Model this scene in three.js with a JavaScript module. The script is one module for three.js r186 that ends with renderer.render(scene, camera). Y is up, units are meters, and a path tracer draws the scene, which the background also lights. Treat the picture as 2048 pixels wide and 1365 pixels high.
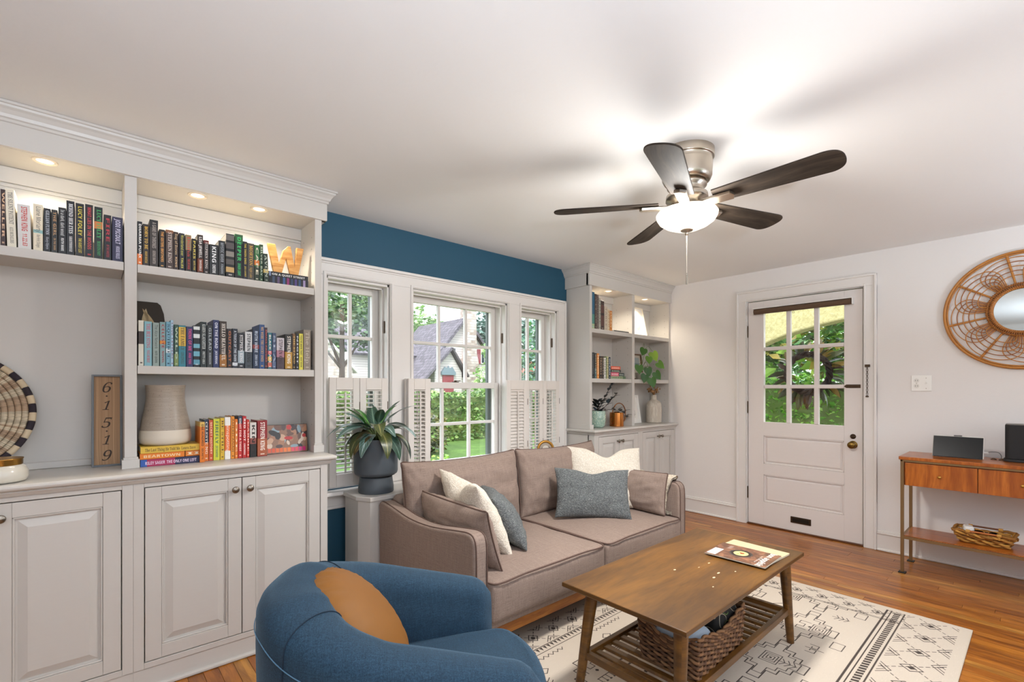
import * as THREE from 'three';
import { RoundedBoxGeometry } from 'three/addons/geometries/RoundedBoxGeometry.js';
import { mergeGeometries, mergeVertices } from 'three/addons/utils/BufferGeometryUtils.js';
import { RectAreaLightUniformsLib } from 'three/addons/lights/RectAreaLightUniformsLib.js';
import { ImprovedNoise } from 'three/addons/math/ImprovedNoise.js';

// ---------------------------------------------------------------- camera, sky, exposure
const scene = new THREE.Scene();
const camera = new THREE.PerspectiveCamera(2 * Math.atan(778 / 947) * 180 / Math.PI, 2048 / 1556, 0.05, 200);
camera.position.set(0, 1.25, 0);
camera.lookAt(Math.sin(0.72833), 1.25, -Math.cos(0.72833));
camera.setViewOffset(2048, 1556, 0, 0, 2048, 1365);      // shift lens: verticals stay upright
const renderer = new THREE.WebGLRenderer({ antialias: true });
renderer.toneMapping = THREE.LinearToneMapping;
renderer.toneMappingExposure = 1.23;
renderer.shadowMap.enabled = true;
RectAreaLightUniformsLib.init();
scene.background = new THREE.Color(0.9, 0.98, 1.08);    // bright overcast sky
scene.backgroundIntensity = 3.2;
const sun = new THREE.DirectionalLight(new THREE.Color(1.0, 0.96, 0.9), 3);   // soft sun behind the house, on the garden
sun.position.set(-9, 26, 10); sun.target.position.set(3, 0, -4); sun.castShadow = true; sun.shadow.radius = 14; sun.shadow.mapSize.set(2048, 2048);
Object.assign(sun.shadow.camera, { left: -30, right: 30, top: 30, bottom: -30, near: 1, far: 80 }); scene.add(sun, sun.target);
const LAMP = new THREE.Color(1.0, 0.975, 0.935), DOWN = new THREE.Color(1.0, 0.89, 0.72), UPLIGHT = new THREE.Color(0.83, 0.965, 1.15);
const FAN_POWER = 2.6, FAN_DOWN = 7.0, SPOT_POWER = 0.95, UP_POWER = [16, 6];  // UP_POWER feeds the two added, unseen uplighters

// ---------------------------------------------------------------- helpers
function rng(seed) { let a = seed >>> 0; return () => { a = (a + 0x6d2b79f5) | 0; let t = Math.imul(a ^ (a >>> 15), 1 | a); t = (t + Math.imul(t ^ (t >>> 7), 61 | t)) ^ t; return ((t ^ (t >>> 14)) >>> 0) / 4294967296; }; }
const V3 = (x, y, z) => new THREE.Vector3(x, y, z), V2 = (x, y) => new THREE.Vector2(x, y);
const PI = Math.PI, noise = new ImprovedNoise(), N3 = (x, y, z) => noise.noise(x, y, z);
const clamp = (x, a, b) => Math.min(b, Math.max(a, x)), lerp = (a, b, t) => a + (b - a) * t;
function flat(g) { const q = g.index ? g.toNonIndexed() : g; for (const k of Object.keys(q.attributes)) if (!['position', 'normal', 'uv', 'color'].includes(k)) q.deleteAttribute(k); return q; }
function boxUV(g, ox = 0, oy = 0) {      // uv in metres, projected along each face's main direction
  const q = flat(g), p = q.attributes.position, uv = new Float32Array(p.count * 2), a = V3(), b = V3(), c = V3();
  for (let i = 0; i < p.count; i += 3) {
    a.fromBufferAttribute(p, i); b.fromBufferAttribute(p, i + 1); c.fromBufferAttribute(p, i + 2);
    const n = b.clone().sub(a).cross(c.clone().sub(a)), x = Math.abs(n.x), y = Math.abs(n.y), z = Math.abs(n.z);
    [a, b, c].forEach((v, k) => { const [s, t] = x >= y && x >= z ? [v.z, v.y] : y >= z ? [v.x, v.z] : [v.x, v.y]; uv[(i + k) * 2] = s + ox; uv[(i + k) * 2 + 1] = t + oy; });
  }
  q.setAttribute('uv', new THREE.BufferAttribute(uv, 2)); return q;
}
function swapUV(g) { const u = g.attributes.uv; for (let i = 0; i < u.count; i++) { const a = u.getX(i); u.setXY(i, u.getY(i), a); } return g; }
function bb(x0, x1, y0, y1, z0, z1, r = 0) {        // box by its bounds, r rounds the edges
  const w = Math.abs(x1 - x0), h = Math.abs(y1 - y0), d = Math.abs(z1 - z0);
  const g = r > 0 ? new RoundedBoxGeometry(w, h, d, 1, Math.min(r, w / 2.01, h / 2.01, d / 2.01)) : new THREE.BoxGeometry(w, h, d);
  g.translate((x0 + x1) / 2, (y0 + y1) / 2, (z0 + z1) / 2); return boxUV(g);
}
const cyl = (r0, r1, h, x, y, z, n = 24) => { const g = new THREE.CylinderGeometry(r1, r0, h, n); g.translate(x, y + h / 2, z); return flat(g); };   // r0 below, r1 above, y at its foot
const lathe = (pts, n = 40) => flat(new THREE.LatheGeometry(pts.map(([r, y]) => V2(Math.max(r, 1e-4), y)), n));
function tube(pts, r, seg = 24, rad = 6, closed = false) { return flat(new THREE.TubeGeometry(new THREE.CatmullRomCurve3(pts, closed, 'centripetal'), seg, r, rad, closed)); }
const at = (g, x, y, z) => g.translate(x, y, z);
function rod(a, b, r0, r1 = r0, n = 10) { const d = b.clone().sub(a), g = new THREE.CylinderGeometry(r1, r0, d.length(), n); g.translate(0, d.length() / 2, 0); g.applyQuaternion(new THREE.Quaternion().setFromUnitVectors(V3(0, 1, 0), d.normalize())); g.translate(a.x, a.y, a.z); return flat(g); }
function extrude(shape, depth, bevel = 0, seg = 2, curve = 12) { const g = new THREE.ExtrudeGeometry(shape, { depth: depth - 2 * bevel, bevelEnabled: bevel > 0, bevelThickness: bevel, bevelSize: bevel, bevelOffset: -bevel, bevelSegments: seg, curveSegments: curve }); g.translate(0, 0, bevel); return flat(g); }
const poly = (pts) => { const s = new THREE.Shape(); pts.forEach(([x, y], i) => (i ? s.lineTo(x, y) : s.moveTo(x, y))); s.closePath(); return s; };
function smooth(g) { const q = g.clone(); q.deleteAttribute('normal'); const uv = q.attributes.uv; const m = mergeVertices(q, 1e-5); m.computeVertexNormals(); void uv; return flat(m); }
function grid(nu, nv, f) {          // a surface from f(u, v) -> [x, y, z], uv 0..1
  const pos = [], uv = [], idx = [];
  for (let j = 0; j <= nv; j++) for (let i = 0; i <= nu; i++) { pos.push(...f(i / nu, j / nv)); uv.push(i / nu, j / nv); }
  for (let j = 0; j < nv; j++) for (let i = 0; i < nu; i++) { const a = j * (nu + 1) + i, b = a + 1, c = a + nu + 1, d = c + 1; idx.push(a, b, d, a, d, c); }
  const g = new THREE.BufferGeometry(); g.setAttribute('position', new THREE.Float32BufferAttribute(pos, 3)); g.setAttribute('uv', new THREE.Float32BufferAttribute(uv, 2)); g.setIndex(idx); g.computeVertexNormals(); return g;
}
const used = new Map();
const numbered = (name) => { const k = used.get(name) ?? 0; used.set(name, k + 1); return k ? name + '_' + String(k).padStart(3, '0') : name; };
function mesh(name, geos, material, parent) {
  const list = [geos].flat(), g = list.length > 1 ? mergeGeometries(list.map(flat)) : list[0];
  const m = new THREE.Mesh(g, material); m.name = parent ? name : numbered(name); m.castShadow = m.receiveShadow = true; (parent ?? scene).add(m); return m;
}
function tag(o, label, category, group) { o.userData.label = label; o.userData.category = category; if (group) o.userData.group = group; return o; }
function thing(name, label, category, [x, y, z] = [0, 0, 0], turn = 0, group) { const o = new THREE.Group(); o.name = numbered(name); o.position.set(x, y, z); o.rotation.y = turn; scene.add(o); return tag(o, label, category, group); }
function struct(name, label) { const o = new THREE.Group(); o.name = name; o.userData.kind = 'structure'; if (label) o.userData.label = label; scene.add(o); return o; }
function sub(parent, name, [x, y, z] = [0, 0, 0]) { const o = new THREE.Group(); o.name = name; o.position.set(x, y, z); parent.add(o); return o; }
const ORD = ['first', 'second', 'third', 'fourth', 'fifth', 'sixth', 'seventh', 'eighth', 'ninth', 'tenth', 'eleventh', 'twelfth', 'thirteenth', 'fourteenth', 'fifteenth', 'sixteenth', 'seventeenth', 'eighteenth', 'nineteenth', 'twentieth', 'twenty-first', 'twenty-second', 'twenty-third', 'twenty-fourth', 'twenty-fifth', 'twenty-sixth', 'twenty-seventh', 'twenty-eighth', 'twenty-ninth', 'thirtieth'];

// ---------------------------------------------------------------- textures and materials
function dataTex(w, h, f, srgb = true, rep = [1, 1]) {
  const d = new Uint8Array(w * h * 4);
  for (let y = 0; y < h; y++) for (let x = 0; x < w; x++) { const c = f(x / w, y / h, x, y), o = (y * w + x) * 4; if (typeof c === 'number') { d[o] = d[o + 1] = d[o + 2] = clamp(c, 0, 1) * 255; } else { d[o] = clamp(c[0], 0, 255); d[o + 1] = clamp(c[1], 0, 255); d[o + 2] = clamp(c[2], 0, 255); } d[o + 3] = 255; }
  const t = new THREE.DataTexture(d, w, h); t.wrapS = t.wrapT = THREE.RepeatWrapping; t.magFilter = THREE.LinearFilter; t.minFilter = THREE.LinearMipmapLinearFilter; t.generateMipmaps = true; if (srgb) t.colorSpace = THREE.SRGBColorSpace; t.repeat.set(...rep); t.needsUpdate = true; return t;
}
// tileable value noise: grid of px*py cells over the tile
function tileNoise(seed) { const r = rng(seed), tab = Array.from({ length: 65536 }, () => r()); return (u, v, px, py) => { const x = u * px, y = v * py, xi = Math.floor(x), yi = Math.floor(y), fx = x - xi, fy = y - yi, s = fx * fx * (3 - 2 * fx), t = fy * fy * (3 - 2 * fy); const q = (a, b) => tab[((((a % px) + px) % px) + (((b % py) + py) % py) * 251 + seed * 7) & 65535]; return lerp(lerp(q(xi, yi), q(xi + 1, yi), s), lerp(q(xi, yi + 1), q(xi + 1, yi + 1), s), t); }; }
const mixc = (a, b, t) => [lerp(a[0], b[0], t), lerp(a[1], b[1], t), lerp(a[2], b[2], t)];
const hex = (h) => [(h >> 16) & 255, (h >> 8) & 255, h & 255];
function woodTex(seed, dark, light, rep, fineness = 1) {           // grain along u
  const n = tileNoise(seed);
  return dataTex(512, 512, (u, v) => {
    const warp = n(u, v, 3, 5) * 0.06, vv = v + warp;
    let g = 0.5 * n(u, vv, 3, 24 * fineness) + 0.3 * n(u, vv, 6, 70 * fineness) + 0.2 * n(u, vv, 20, 160);
    const pore = n(u, vv, 14, 200) > 0.86 ? 0.16 : 0;
    return mixc(hex(dark), hex(light), clamp((g - 0.22) * 1.75, 0, 1) - pore);
  }, true, rep);
}
const P = (o) => new THREE.MeshPhysicalMaterial(o);
const paintBump = (() => { const n = tileNoise(11); return dataTex(256, 256, (u, v) => 0.5 * n(u, v, 6, 6) + 0.3 * n(u, v, 24, 24) + 0.2 * n(u, v, 90, 90), false, [1.1, 1.1]); })();
const brushBump = (() => { const n = tileNoise(12); return dataTex(256, 256, (u, v) => 0.6 * n(u, v, 4, 50) + 0.4 * n(u, v, 10, 120), false, [1.5, 1.5]); })();
const M = {};
M.wall = P({ color: 0xe6e1dd, roughness: 0.75, bumpMap: paintBump, bumpScale: 0.0012 });
M.ceiling = P({ color: 0xecebe9, roughness: 0.85, bumpMap: paintBump, bumpScale: 0.001 });
M.blueWall = P({ color: 0x1b4d64, roughness: 0.6, bumpMap: paintBump, bumpScale: 0.0008 });
M.trim = P({ color: 0xe4dfda, roughness: 0.42, bumpMap: brushBump, bumpScale: 0.0003 });
M.cab = P({ color: 0xcbc6bf, roughness: 0.4, bumpMap: brushBump, bumpScale: 0.0003 });
M.shutter = P({ color: 0xe0d8d0, roughness: 0.45 });
M.glass = P({ color: 0xffffff, roughness: 0, transmission: 1, thickness: 0, ior: 1.45 });
M.darkGap = P({ color: 0x3a3028, roughness: 0.9 });
M.brass = P({ color: 0xb48a45, roughness: 0.28, metalness: 1 });
M.oldBrass = P({ color: 0x7a5f30, roughness: 0.35, metalness: 1 });
M.bronze = P({ color: 0x4a3a2c, roughness: 0.45, metalness: 0.8 });
M.nickel = P({ color: 0xb9aea0, roughness: 0.3, metalness: 1 });
M.darkNickel = P({ color: 0x8d8478, roughness: 0.28, metalness: 1 });
M.black = P({ color: 0x151516, roughness: 0.5 });
M.white = P({ color: 0xeeeae4, roughness: 0.5 });
M.paper = P({ color: 0xe9e2d2, roughness: 0.85 });
const fabricNoise = tileNoise(31);
function weave(a, b, scale, seed = 1, slub = 0.5) {        // woven cloth, uv in metres: one tile is `scale` metres
  const n = tileNoise(seed + 40);
  return dataTex(256, 256, (u, v, x, y) => { const w = ((x >> 1) + (y >> 1)) % 2 ? 1 : 0; const s = slub * (0.5 * n(u, v, 6, 128) + 0.5 * n(u, v, 128, 6)) + (1 - slub) * n(u, v, 128, 128); return mixc(hex(a), hex(b), clamp(0.25 * w + 0.95 * s - 0.1, 0, 1)); }, true, [1 / scale, 1 / scale]);
}
const weaveBump = dataTex(256, 256, (u, v, x, y) => 0.5 + 0.25 * Math.sin(x * PI / 2) * 0.8 + 0.25 * Math.cos(y * PI / 2) * 0.8 + 0.2 * (fabricNoise(u, v, 64, 64) - 0.5), false, [1 / 0.16, 1 / 0.16]);
const boucleTex = (seed, a, b, scale) => { const n = tileNoise(seed); return dataTex(256, 256, (u, v) => { const q = Math.abs(n(u, v, 40, 40) - 0.5) * 1.4 + 0.5 * n(u, v, 90, 90); return mixc(hex(a), hex(b), clamp(q, 0, 1)); }, true, [1 / scale, 1 / scale]); };
const boucleBump = (() => { const n = tileNoise(77); return dataTex(256, 256, (u, v) => 0.6 * Math.abs(n(u, v, 40, 40) - 0.5) * 2 + 0.4 * n(u, v, 80, 80), false, [1 / 0.22, 1 / 0.22]); })();
M.sofa = P({ map: weave(0x6e5b52, 0xa89588, 0.16, 1), roughness: 0.9, bumpMap: weaveBump, bumpScale: 0.0006, sheen: 0.35, sheenColor: new THREE.Color(0xbfb0aa), sheenRoughness: 0.45 });
M.sofaPipe = P({ color: 0x5d473e, roughness: 0.85 });
M.chair = P({ map: weave(0x0e2030, 0x31566e, 0.13, 2, 0.35), roughness: 0.9, bumpMap: weaveBump, bumpScale: 0.0007, sheen: 0.8, sheenColor: new THREE.Color(0x9cc2dd), sheenRoughness: 0.45 });
M.boucleWhite = P({ map: boucleTex(51, 0xc6baa8, 0xe6ded2, 0.22), roughness: 0.95, bumpMap: boucleBump, bumpScale: 0.003 });
M.boucleGrey = P({ map: boucleTex(52, 0x3d4144, 0x878a88, 0.16), roughness: 0.95, bumpMap: boucleBump, bumpScale: 0.004 });
M.throw = P({ map: boucleTex(53, 0xb9a68e, 0xf0e7d8, 0.14), roughness: 0.95, bumpMap: boucleBump, bumpScale: 0.006 });
M.velvet = P({ color: 0x82500a, roughness: 0.65, sheen: 0.35, sheenColor: new THREE.Color(0xe0a040), sheenRoughness: 0.35 });
M.table = P({ map: woodTex(21, 0x4d300d, 0x7a501a, [1 / 0.9, 1 / 0.9], 0.5), roughness: 0.42, clearcoat: 0.12, clearcoatRoughness: 0.3 });
M.tableLeg = P({ map: woodTex(22, 0x4a2e0e, 0x714a1a, [1 / 0.5, 1 / 0.5]), roughness: 0.4 });
M.console = P({ map: woodTex(23, 0x8a4310, 0xbd6c25, [1 / 0.7, 1 / 0.7]), roughness: 0.3, clearcoat: 0.3, clearcoatRoughness: 0.2 });
M.consoleMetal = P({ color: 0x8f7350, roughness: 0.4, metalness: 0.8 });
M.sofaWood = P({ map: woodTex(24, 0x84480f, 0xb57325, [1 / 0.5, 1 / 0.5]), roughness: 0.4 });
M.blade = P({ map: woodTex(25, 0x2a231d, 0x453a30, [1 / 0.5, 1 / 0.5]), roughness: 0.7, specularIntensity: 0.35 });
M.maple = P({ map: woodTex(26, 0xb97a34, 0xe2ad68, [1 / 0.25, 1 / 0.25]), roughness: 0.5 });
M.rattan = P({ map: woodTex(27, 0x9a5a1f, 0xd0913f, [1 / 0.1, 1 / 0.1]), roughness: 0.5 });
M.rattanDark = P({ color: 0x9a5c28, roughness: 0.55 });
// ---------------------------------------------------------------- the room shell
const ZW = -2.885, XD = 4.57, H = 2.325, XR = -2.4, ZN = 2.5;
{
  const floor = struct('floor', 'strip oak floor in a warm honey finish');
  const floorTex = woodTex(61, 0x8a571f, 0xc88b3a, [1 / 0.62, 1 / 0.62], 0.7);
  const fm = [];
  const tones = [0xffffff, 0xf2dfc8, 0xffe9c9, 0xe6cfae, 0xf8e2cf, 0xd9bb95, 0xfff2dd, 0xecd2b4];
  for (let i = 0; i < 8; i++) { const t = floorTex.clone(); t.offset.set(i * 0.37, i * 0.229); t.needsUpdate = true; fm.push(P({ map: t, color: tones[i], roughness: 0.32, clearcoat: 0.25, clearcoatRoughness: 0.25 })); }
  mesh('subfloor', bb(XR - 0.2, XD + 0.2, -0.12, -0.012, ZW - 0.2, ZN + 0.2), P({ color: 0x8a6a48, roughness: 0.9 }), floor);
  const far = swapUV(bb(XR, 0.2, -0.012, 0, ZW, ZN)), far2 = swapUV(bb(0.2, XD, -0.012, 0, 0.32, ZN));
  mesh('board_field', [far, far2], fm[0], floor);
  const r = rng(5), W = 0.0575, lens = [0.7, 0.95, 1.2, 1.5, 1.85];
  const geos = lens.map((L) => swapUV(bb(-W / 2 + 0.0008, W / 2 - 0.0008, -0.012, 0, -L / 2 + 0.0008, L / 2 - 0.0008)));
  for (let i = 0; 0.2 + i * W < XD - 0.01; i++) {
    let z = ZW - r() * 1.2;
    while (z < 0.32) {
      let k = Math.floor(r() * 5), L = lens[k];
      if (z + L > 0.32 + 1.0) { k = 0; L = lens[0]; }
      if (z + L > ZW) { const p = mesh('plank', geos[k], fm[Math.floor(r() * 8)], floor); p.position.set(0.2 + (i + 0.5) * W, (r() - 0.5) * 0.0005, z + L / 2); }
      z += L;
    }
  }
}
{ const c = struct('ceiling', 'white plaster ceiling'); mesh('plaster', bb(XR - 0.2, XD + 0.2, H, H + 0.15, ZW - 0.22, ZN + 0.2), M.ceiling, c); }
// window wall: three openings side by side
const WIN = [[1.065, 1.481, 2], [1.652, 2.515, 3], [2.663, 3.099, 2]], WY0 = 0.635, WY1 = 1.937, ZO = ZW - 0.22;
{
  const w = struct('wall_left', 'dark teal blue painted wall around the windows');
  const g = [bb(XR - 0.2, XD + 0.2, 0, WY0, ZO, ZW), bb(XR - 0.2, XD + 0.2, WY1, H, ZO, ZW)];
  const xs = [XR - 0.2, ...WIN.flatMap(([a, b]) => [a, b]), XD + 0.2];
  for (let i = 0; i < xs.length; i += 2) g.push(bb(xs[i], xs[i + 1], WY0, WY1, ZO, ZW));
  mesh('painted_plaster', g, M.blueWall, w);
}
{ // door wall, the two walls behind the camera
  const w = struct('wall_right', 'white plaster wall with the entrance door');
  mesh('plaster', [bb(XD, XD + 0.2, 0, H, ZW, -1.832), bb(XD, XD + 0.2, 0, H, -0.946, ZN + 0.2), bb(XD, XD + 0.2, 2.055, H, -1.832, -0.946)], M.wall, w);
  const n = struct('wall_near', 'white plaster wall behind the camera');
  mesh('plaster', [bb(XR, XD, 0, 0.7, ZN, ZN + 0.2), bb(XR, XD, 2.1, H, ZN, ZN + 0.2), bb(XR, -0.6, 0.7, 2.1, ZN, ZN + 0.2), bb(1.0, 1.8, 0.7, 2.1, ZN, ZN + 0.2), bb(3.4, XD, 0.7, 2.1, ZN, ZN + 0.2)], M.wall, n);
  const b = struct('wall_rear', 'white plaster end wall behind the camera');
  mesh('plaster', bb(XR - 0.2, XR, 0, H, ZW, ZN + 0.2), M.wall, b);
  [[-0.6, 1.0], [1.8, 3.4]].forEach(([a, c], i) => {  // two unseen windows added to let more daylight into the room
    const q = struct('window_' + (4 + i), 'white window added unseen behind the camera for fill light');
    mesh('frame', [bb(a, c, 0.7, 0.75, ZN + 0.05, ZN + 0.12), bb(a, c, 2.05, 2.1, ZN + 0.05, ZN + 0.12), bb(a, a + 0.05, 0.7, 2.1, ZN + 0.05, ZN + 0.12), bb(c - 0.05, c, 0.7, 2.1, ZN + 0.05, ZN + 0.12), bb(a, c, 1.38, 1.43, ZN + 0.05, ZN + 0.12), bb((a + c) / 2 - 0.03, (a + c) / 2 + 0.03, 0.7, 2.1, ZN + 0.05, ZN + 0.12)], M.trim, q);
    mesh('pane', bb(a + 0.03, c - 0.03, 0.72, 2.08, ZN + 0.08, ZN + 0.084), M.glass, q);
  });
}
const muntinM = M.trim;
const stormM = P({ color: 0x59635f, roughness: 0.6 });
WIN.forEach(([x0, x1, cols], wi) => {
  const w = struct('window_' + (wi + 1), ['narrow white sash window beside the tall bookcase', 'wide white double-hung sash window behind the sofa', 'narrow white sash window beside the far cabinet'][wi]);
  const zi = ZW, zo = ZO;
  mesh('frame', [bb(x0, x0 + 0.014, WY0, WY1, zo, zi, 0.002), bb(x1 - 0.014, x1, WY0, WY1, zo, zi, 0.002), bb(x0, x1, WY1 - 0.016, WY1, zo, zi, 0.002), bb(x0, x1, WY0 - 0.01, WY0 + 0.012, zo - 0.05, zi - 0.02, 0.003)], M.trim, w);
  mesh('stop_bead', [bb(x0 + 0.014, x0 + 0.026, WY0, WY1 - 0.016, -2.952, -2.936, 0.003), bb(x1 - 0.026, x1 - 0.014, WY0, WY1 - 0.016, -2.952, -2.936, 0.003), bb(x0, x1, WY1 - 0.028, WY1 - 0.016, -2.952, -2.936, 0.003)], M.trim, w);
  // dark outer storm frame
  mesh('storm_frame', [bb(x0 + 0.014, x0 + 0.045, WY0, WY1, -3.098, -3.07), bb(x1 - 0.05, x1 - 0.014, WY0, WY1, -3.098, -3.07), bb(x0, x1, WY1 - 0.05, WY1 - 0.016, -3.098, -3.07), bb(x0, x1, 1.27, 1.3, -3.098, -3.08)], stormM, w);
  const sash = (y0, y1, zc, bottomRail) => {
    const s = sub(w, 'sash'), a = x0 + 0.015, b = x1 - 0.015, st = 0.044, z0 = zc - 0.018, z1 = zc + 0.018;
    mesh('stile', bb(a, a + st, y0, y1, z0, z1, 0.003), M.trim, s); mesh('stile', bb(b - st, b, y0, y1, z0, z1, 0.003), M.trim, s);
    mesh('rail', bb(a + st, b - st, y1 - 0.046, y1, z0, z1, 0.003), M.trim, s); mesh('rail', bb(a + st, b - st, y0, y0 + bottomRail, z0, z1, 0.003), M.trim, s);
    const gx0 = a + st, gx1 = b - st, gy0 = y0 + bottomRail, gy1 = y1 - 0.046, m = 0.011;
    for (let i = 1; i < cols; i++) { const x = lerp(gx0, gx1, i / cols); mesh('muntin', bb(x - m, x + m, gy0, gy1, zc - 0.014, zc + 0.014, 0.004), muntinM, s); }
    const ym = (gy0 + gy1) / 2; mesh('muntin', bb(gx0, gx1, ym - m, ym + m, zc - 0.0135, zc + 0.0135, 0.004), muntinM, s);
    for (let i = 0; i < cols; i++) for (let j = 0; j < 2; j++) mesh('pane', bb(lerp(gx0, gx1, i / cols) + 0.004, lerp(gx0, gx1, (i + 1) / cols) - 0.004, (j ? ym : gy0) + 0.003, (j ? gy1 : ym) - 0.003, zc - 0.0015, zc + 0.0015), M.glass, s);
  };
  sash(1.262, WY1 - 0.017, -3.03, 0.036);
  sash(WY0 + 0.013, 1.298, -2.985, 0.07);
  // lock on the meeting rail, sash lift
  const xc = (x0 + x1) / 2;
  mesh('sash_lock', [bb(xc - 0.025, xc + 0.025, 1.298, 1.304, -2.998, -2.972, 0.002), cyl(0.012, 0.01, 0.014, xc, 1.3, -2.985, 12), bb(xc, xc + 0.045, 1.307, 1.313, -2.99, -2.978, 0.002)], M.bronze, w);
  if (wi === 1) mesh('sash_lift', bb(xc + 0.02, xc + 0.09, 0.668, 0.684, -2.967, -2.955, 0.004), M.nickel, w);
  mesh('jamb_latch', [bb(x1 - 0.021, x1 - 0.013, 1.62, 1.7, -2.93, -2.915, 0.002)], M.bronze, w);
});
{ // casing, stool and apron of the window group
  const t = struct('trim_1', 'wide white casing around the three windows'), z0 = ZW, z1 = ZW + 0.02;
  mesh('head_board', bb(0.975, 3.19, WY1, 2.02, z0, z1, 0.002), M.trim, t);
  for (const [a, b] of [[0.975, 1.065], [1.481, 1.652], [2.515, 2.663], [3.099, 3.19]]) mesh('casing_board', bb(a, b, WY0, WY1, z0, z1, 0.002), M.trim, t);
  mesh('backband', [bb(0.96, 3.202, 2.018, 2.037, z0, z1 + 0.014, 0.004), bb(3.186, 3.204, WY0, 2.037, z0, z1 + 0.014, 0.004), bb(0.96, 3.19, 2.006, 2.018, z0, z1 + 0.007, 0.004)], M.trim, t);
  for (const [a, b] of WIN) mesh('inner_bead', [bb(a - 0.022, a - 0.006, WY0, WY1 + 0.016, z1, z1 + 0.007, 0.003), bb(b + 0.006, b + 0.022, WY0, WY1 + 0.016, z1, z1 + 0.007, 0.003), bb(a - 0.022, b + 0.022, WY1 + 0.004, WY1 + 0.02, z1, z1 + 0.0068, 0.003)], M.trim, t);
  const s = struct('trim_2', 'white window stool and apron board');
  mesh('stool', bb(0.945, 3.21, 0.607, 0.633, ZW, -2.803, 0.008), M.trim, s);
  mesh('apron', [bb(0.965, 3.2, 0.535, 0.607, ZW, ZW + 0.016, 0.002), bb(0.965, 3.2, 0.518, 0.537, ZW, ZW + 0.024, 0.006), bb(0.965, 3.2, 0.592, 0.607, ZW, ZW + 0.03, 0.006)], M.trim, s);
}
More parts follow.
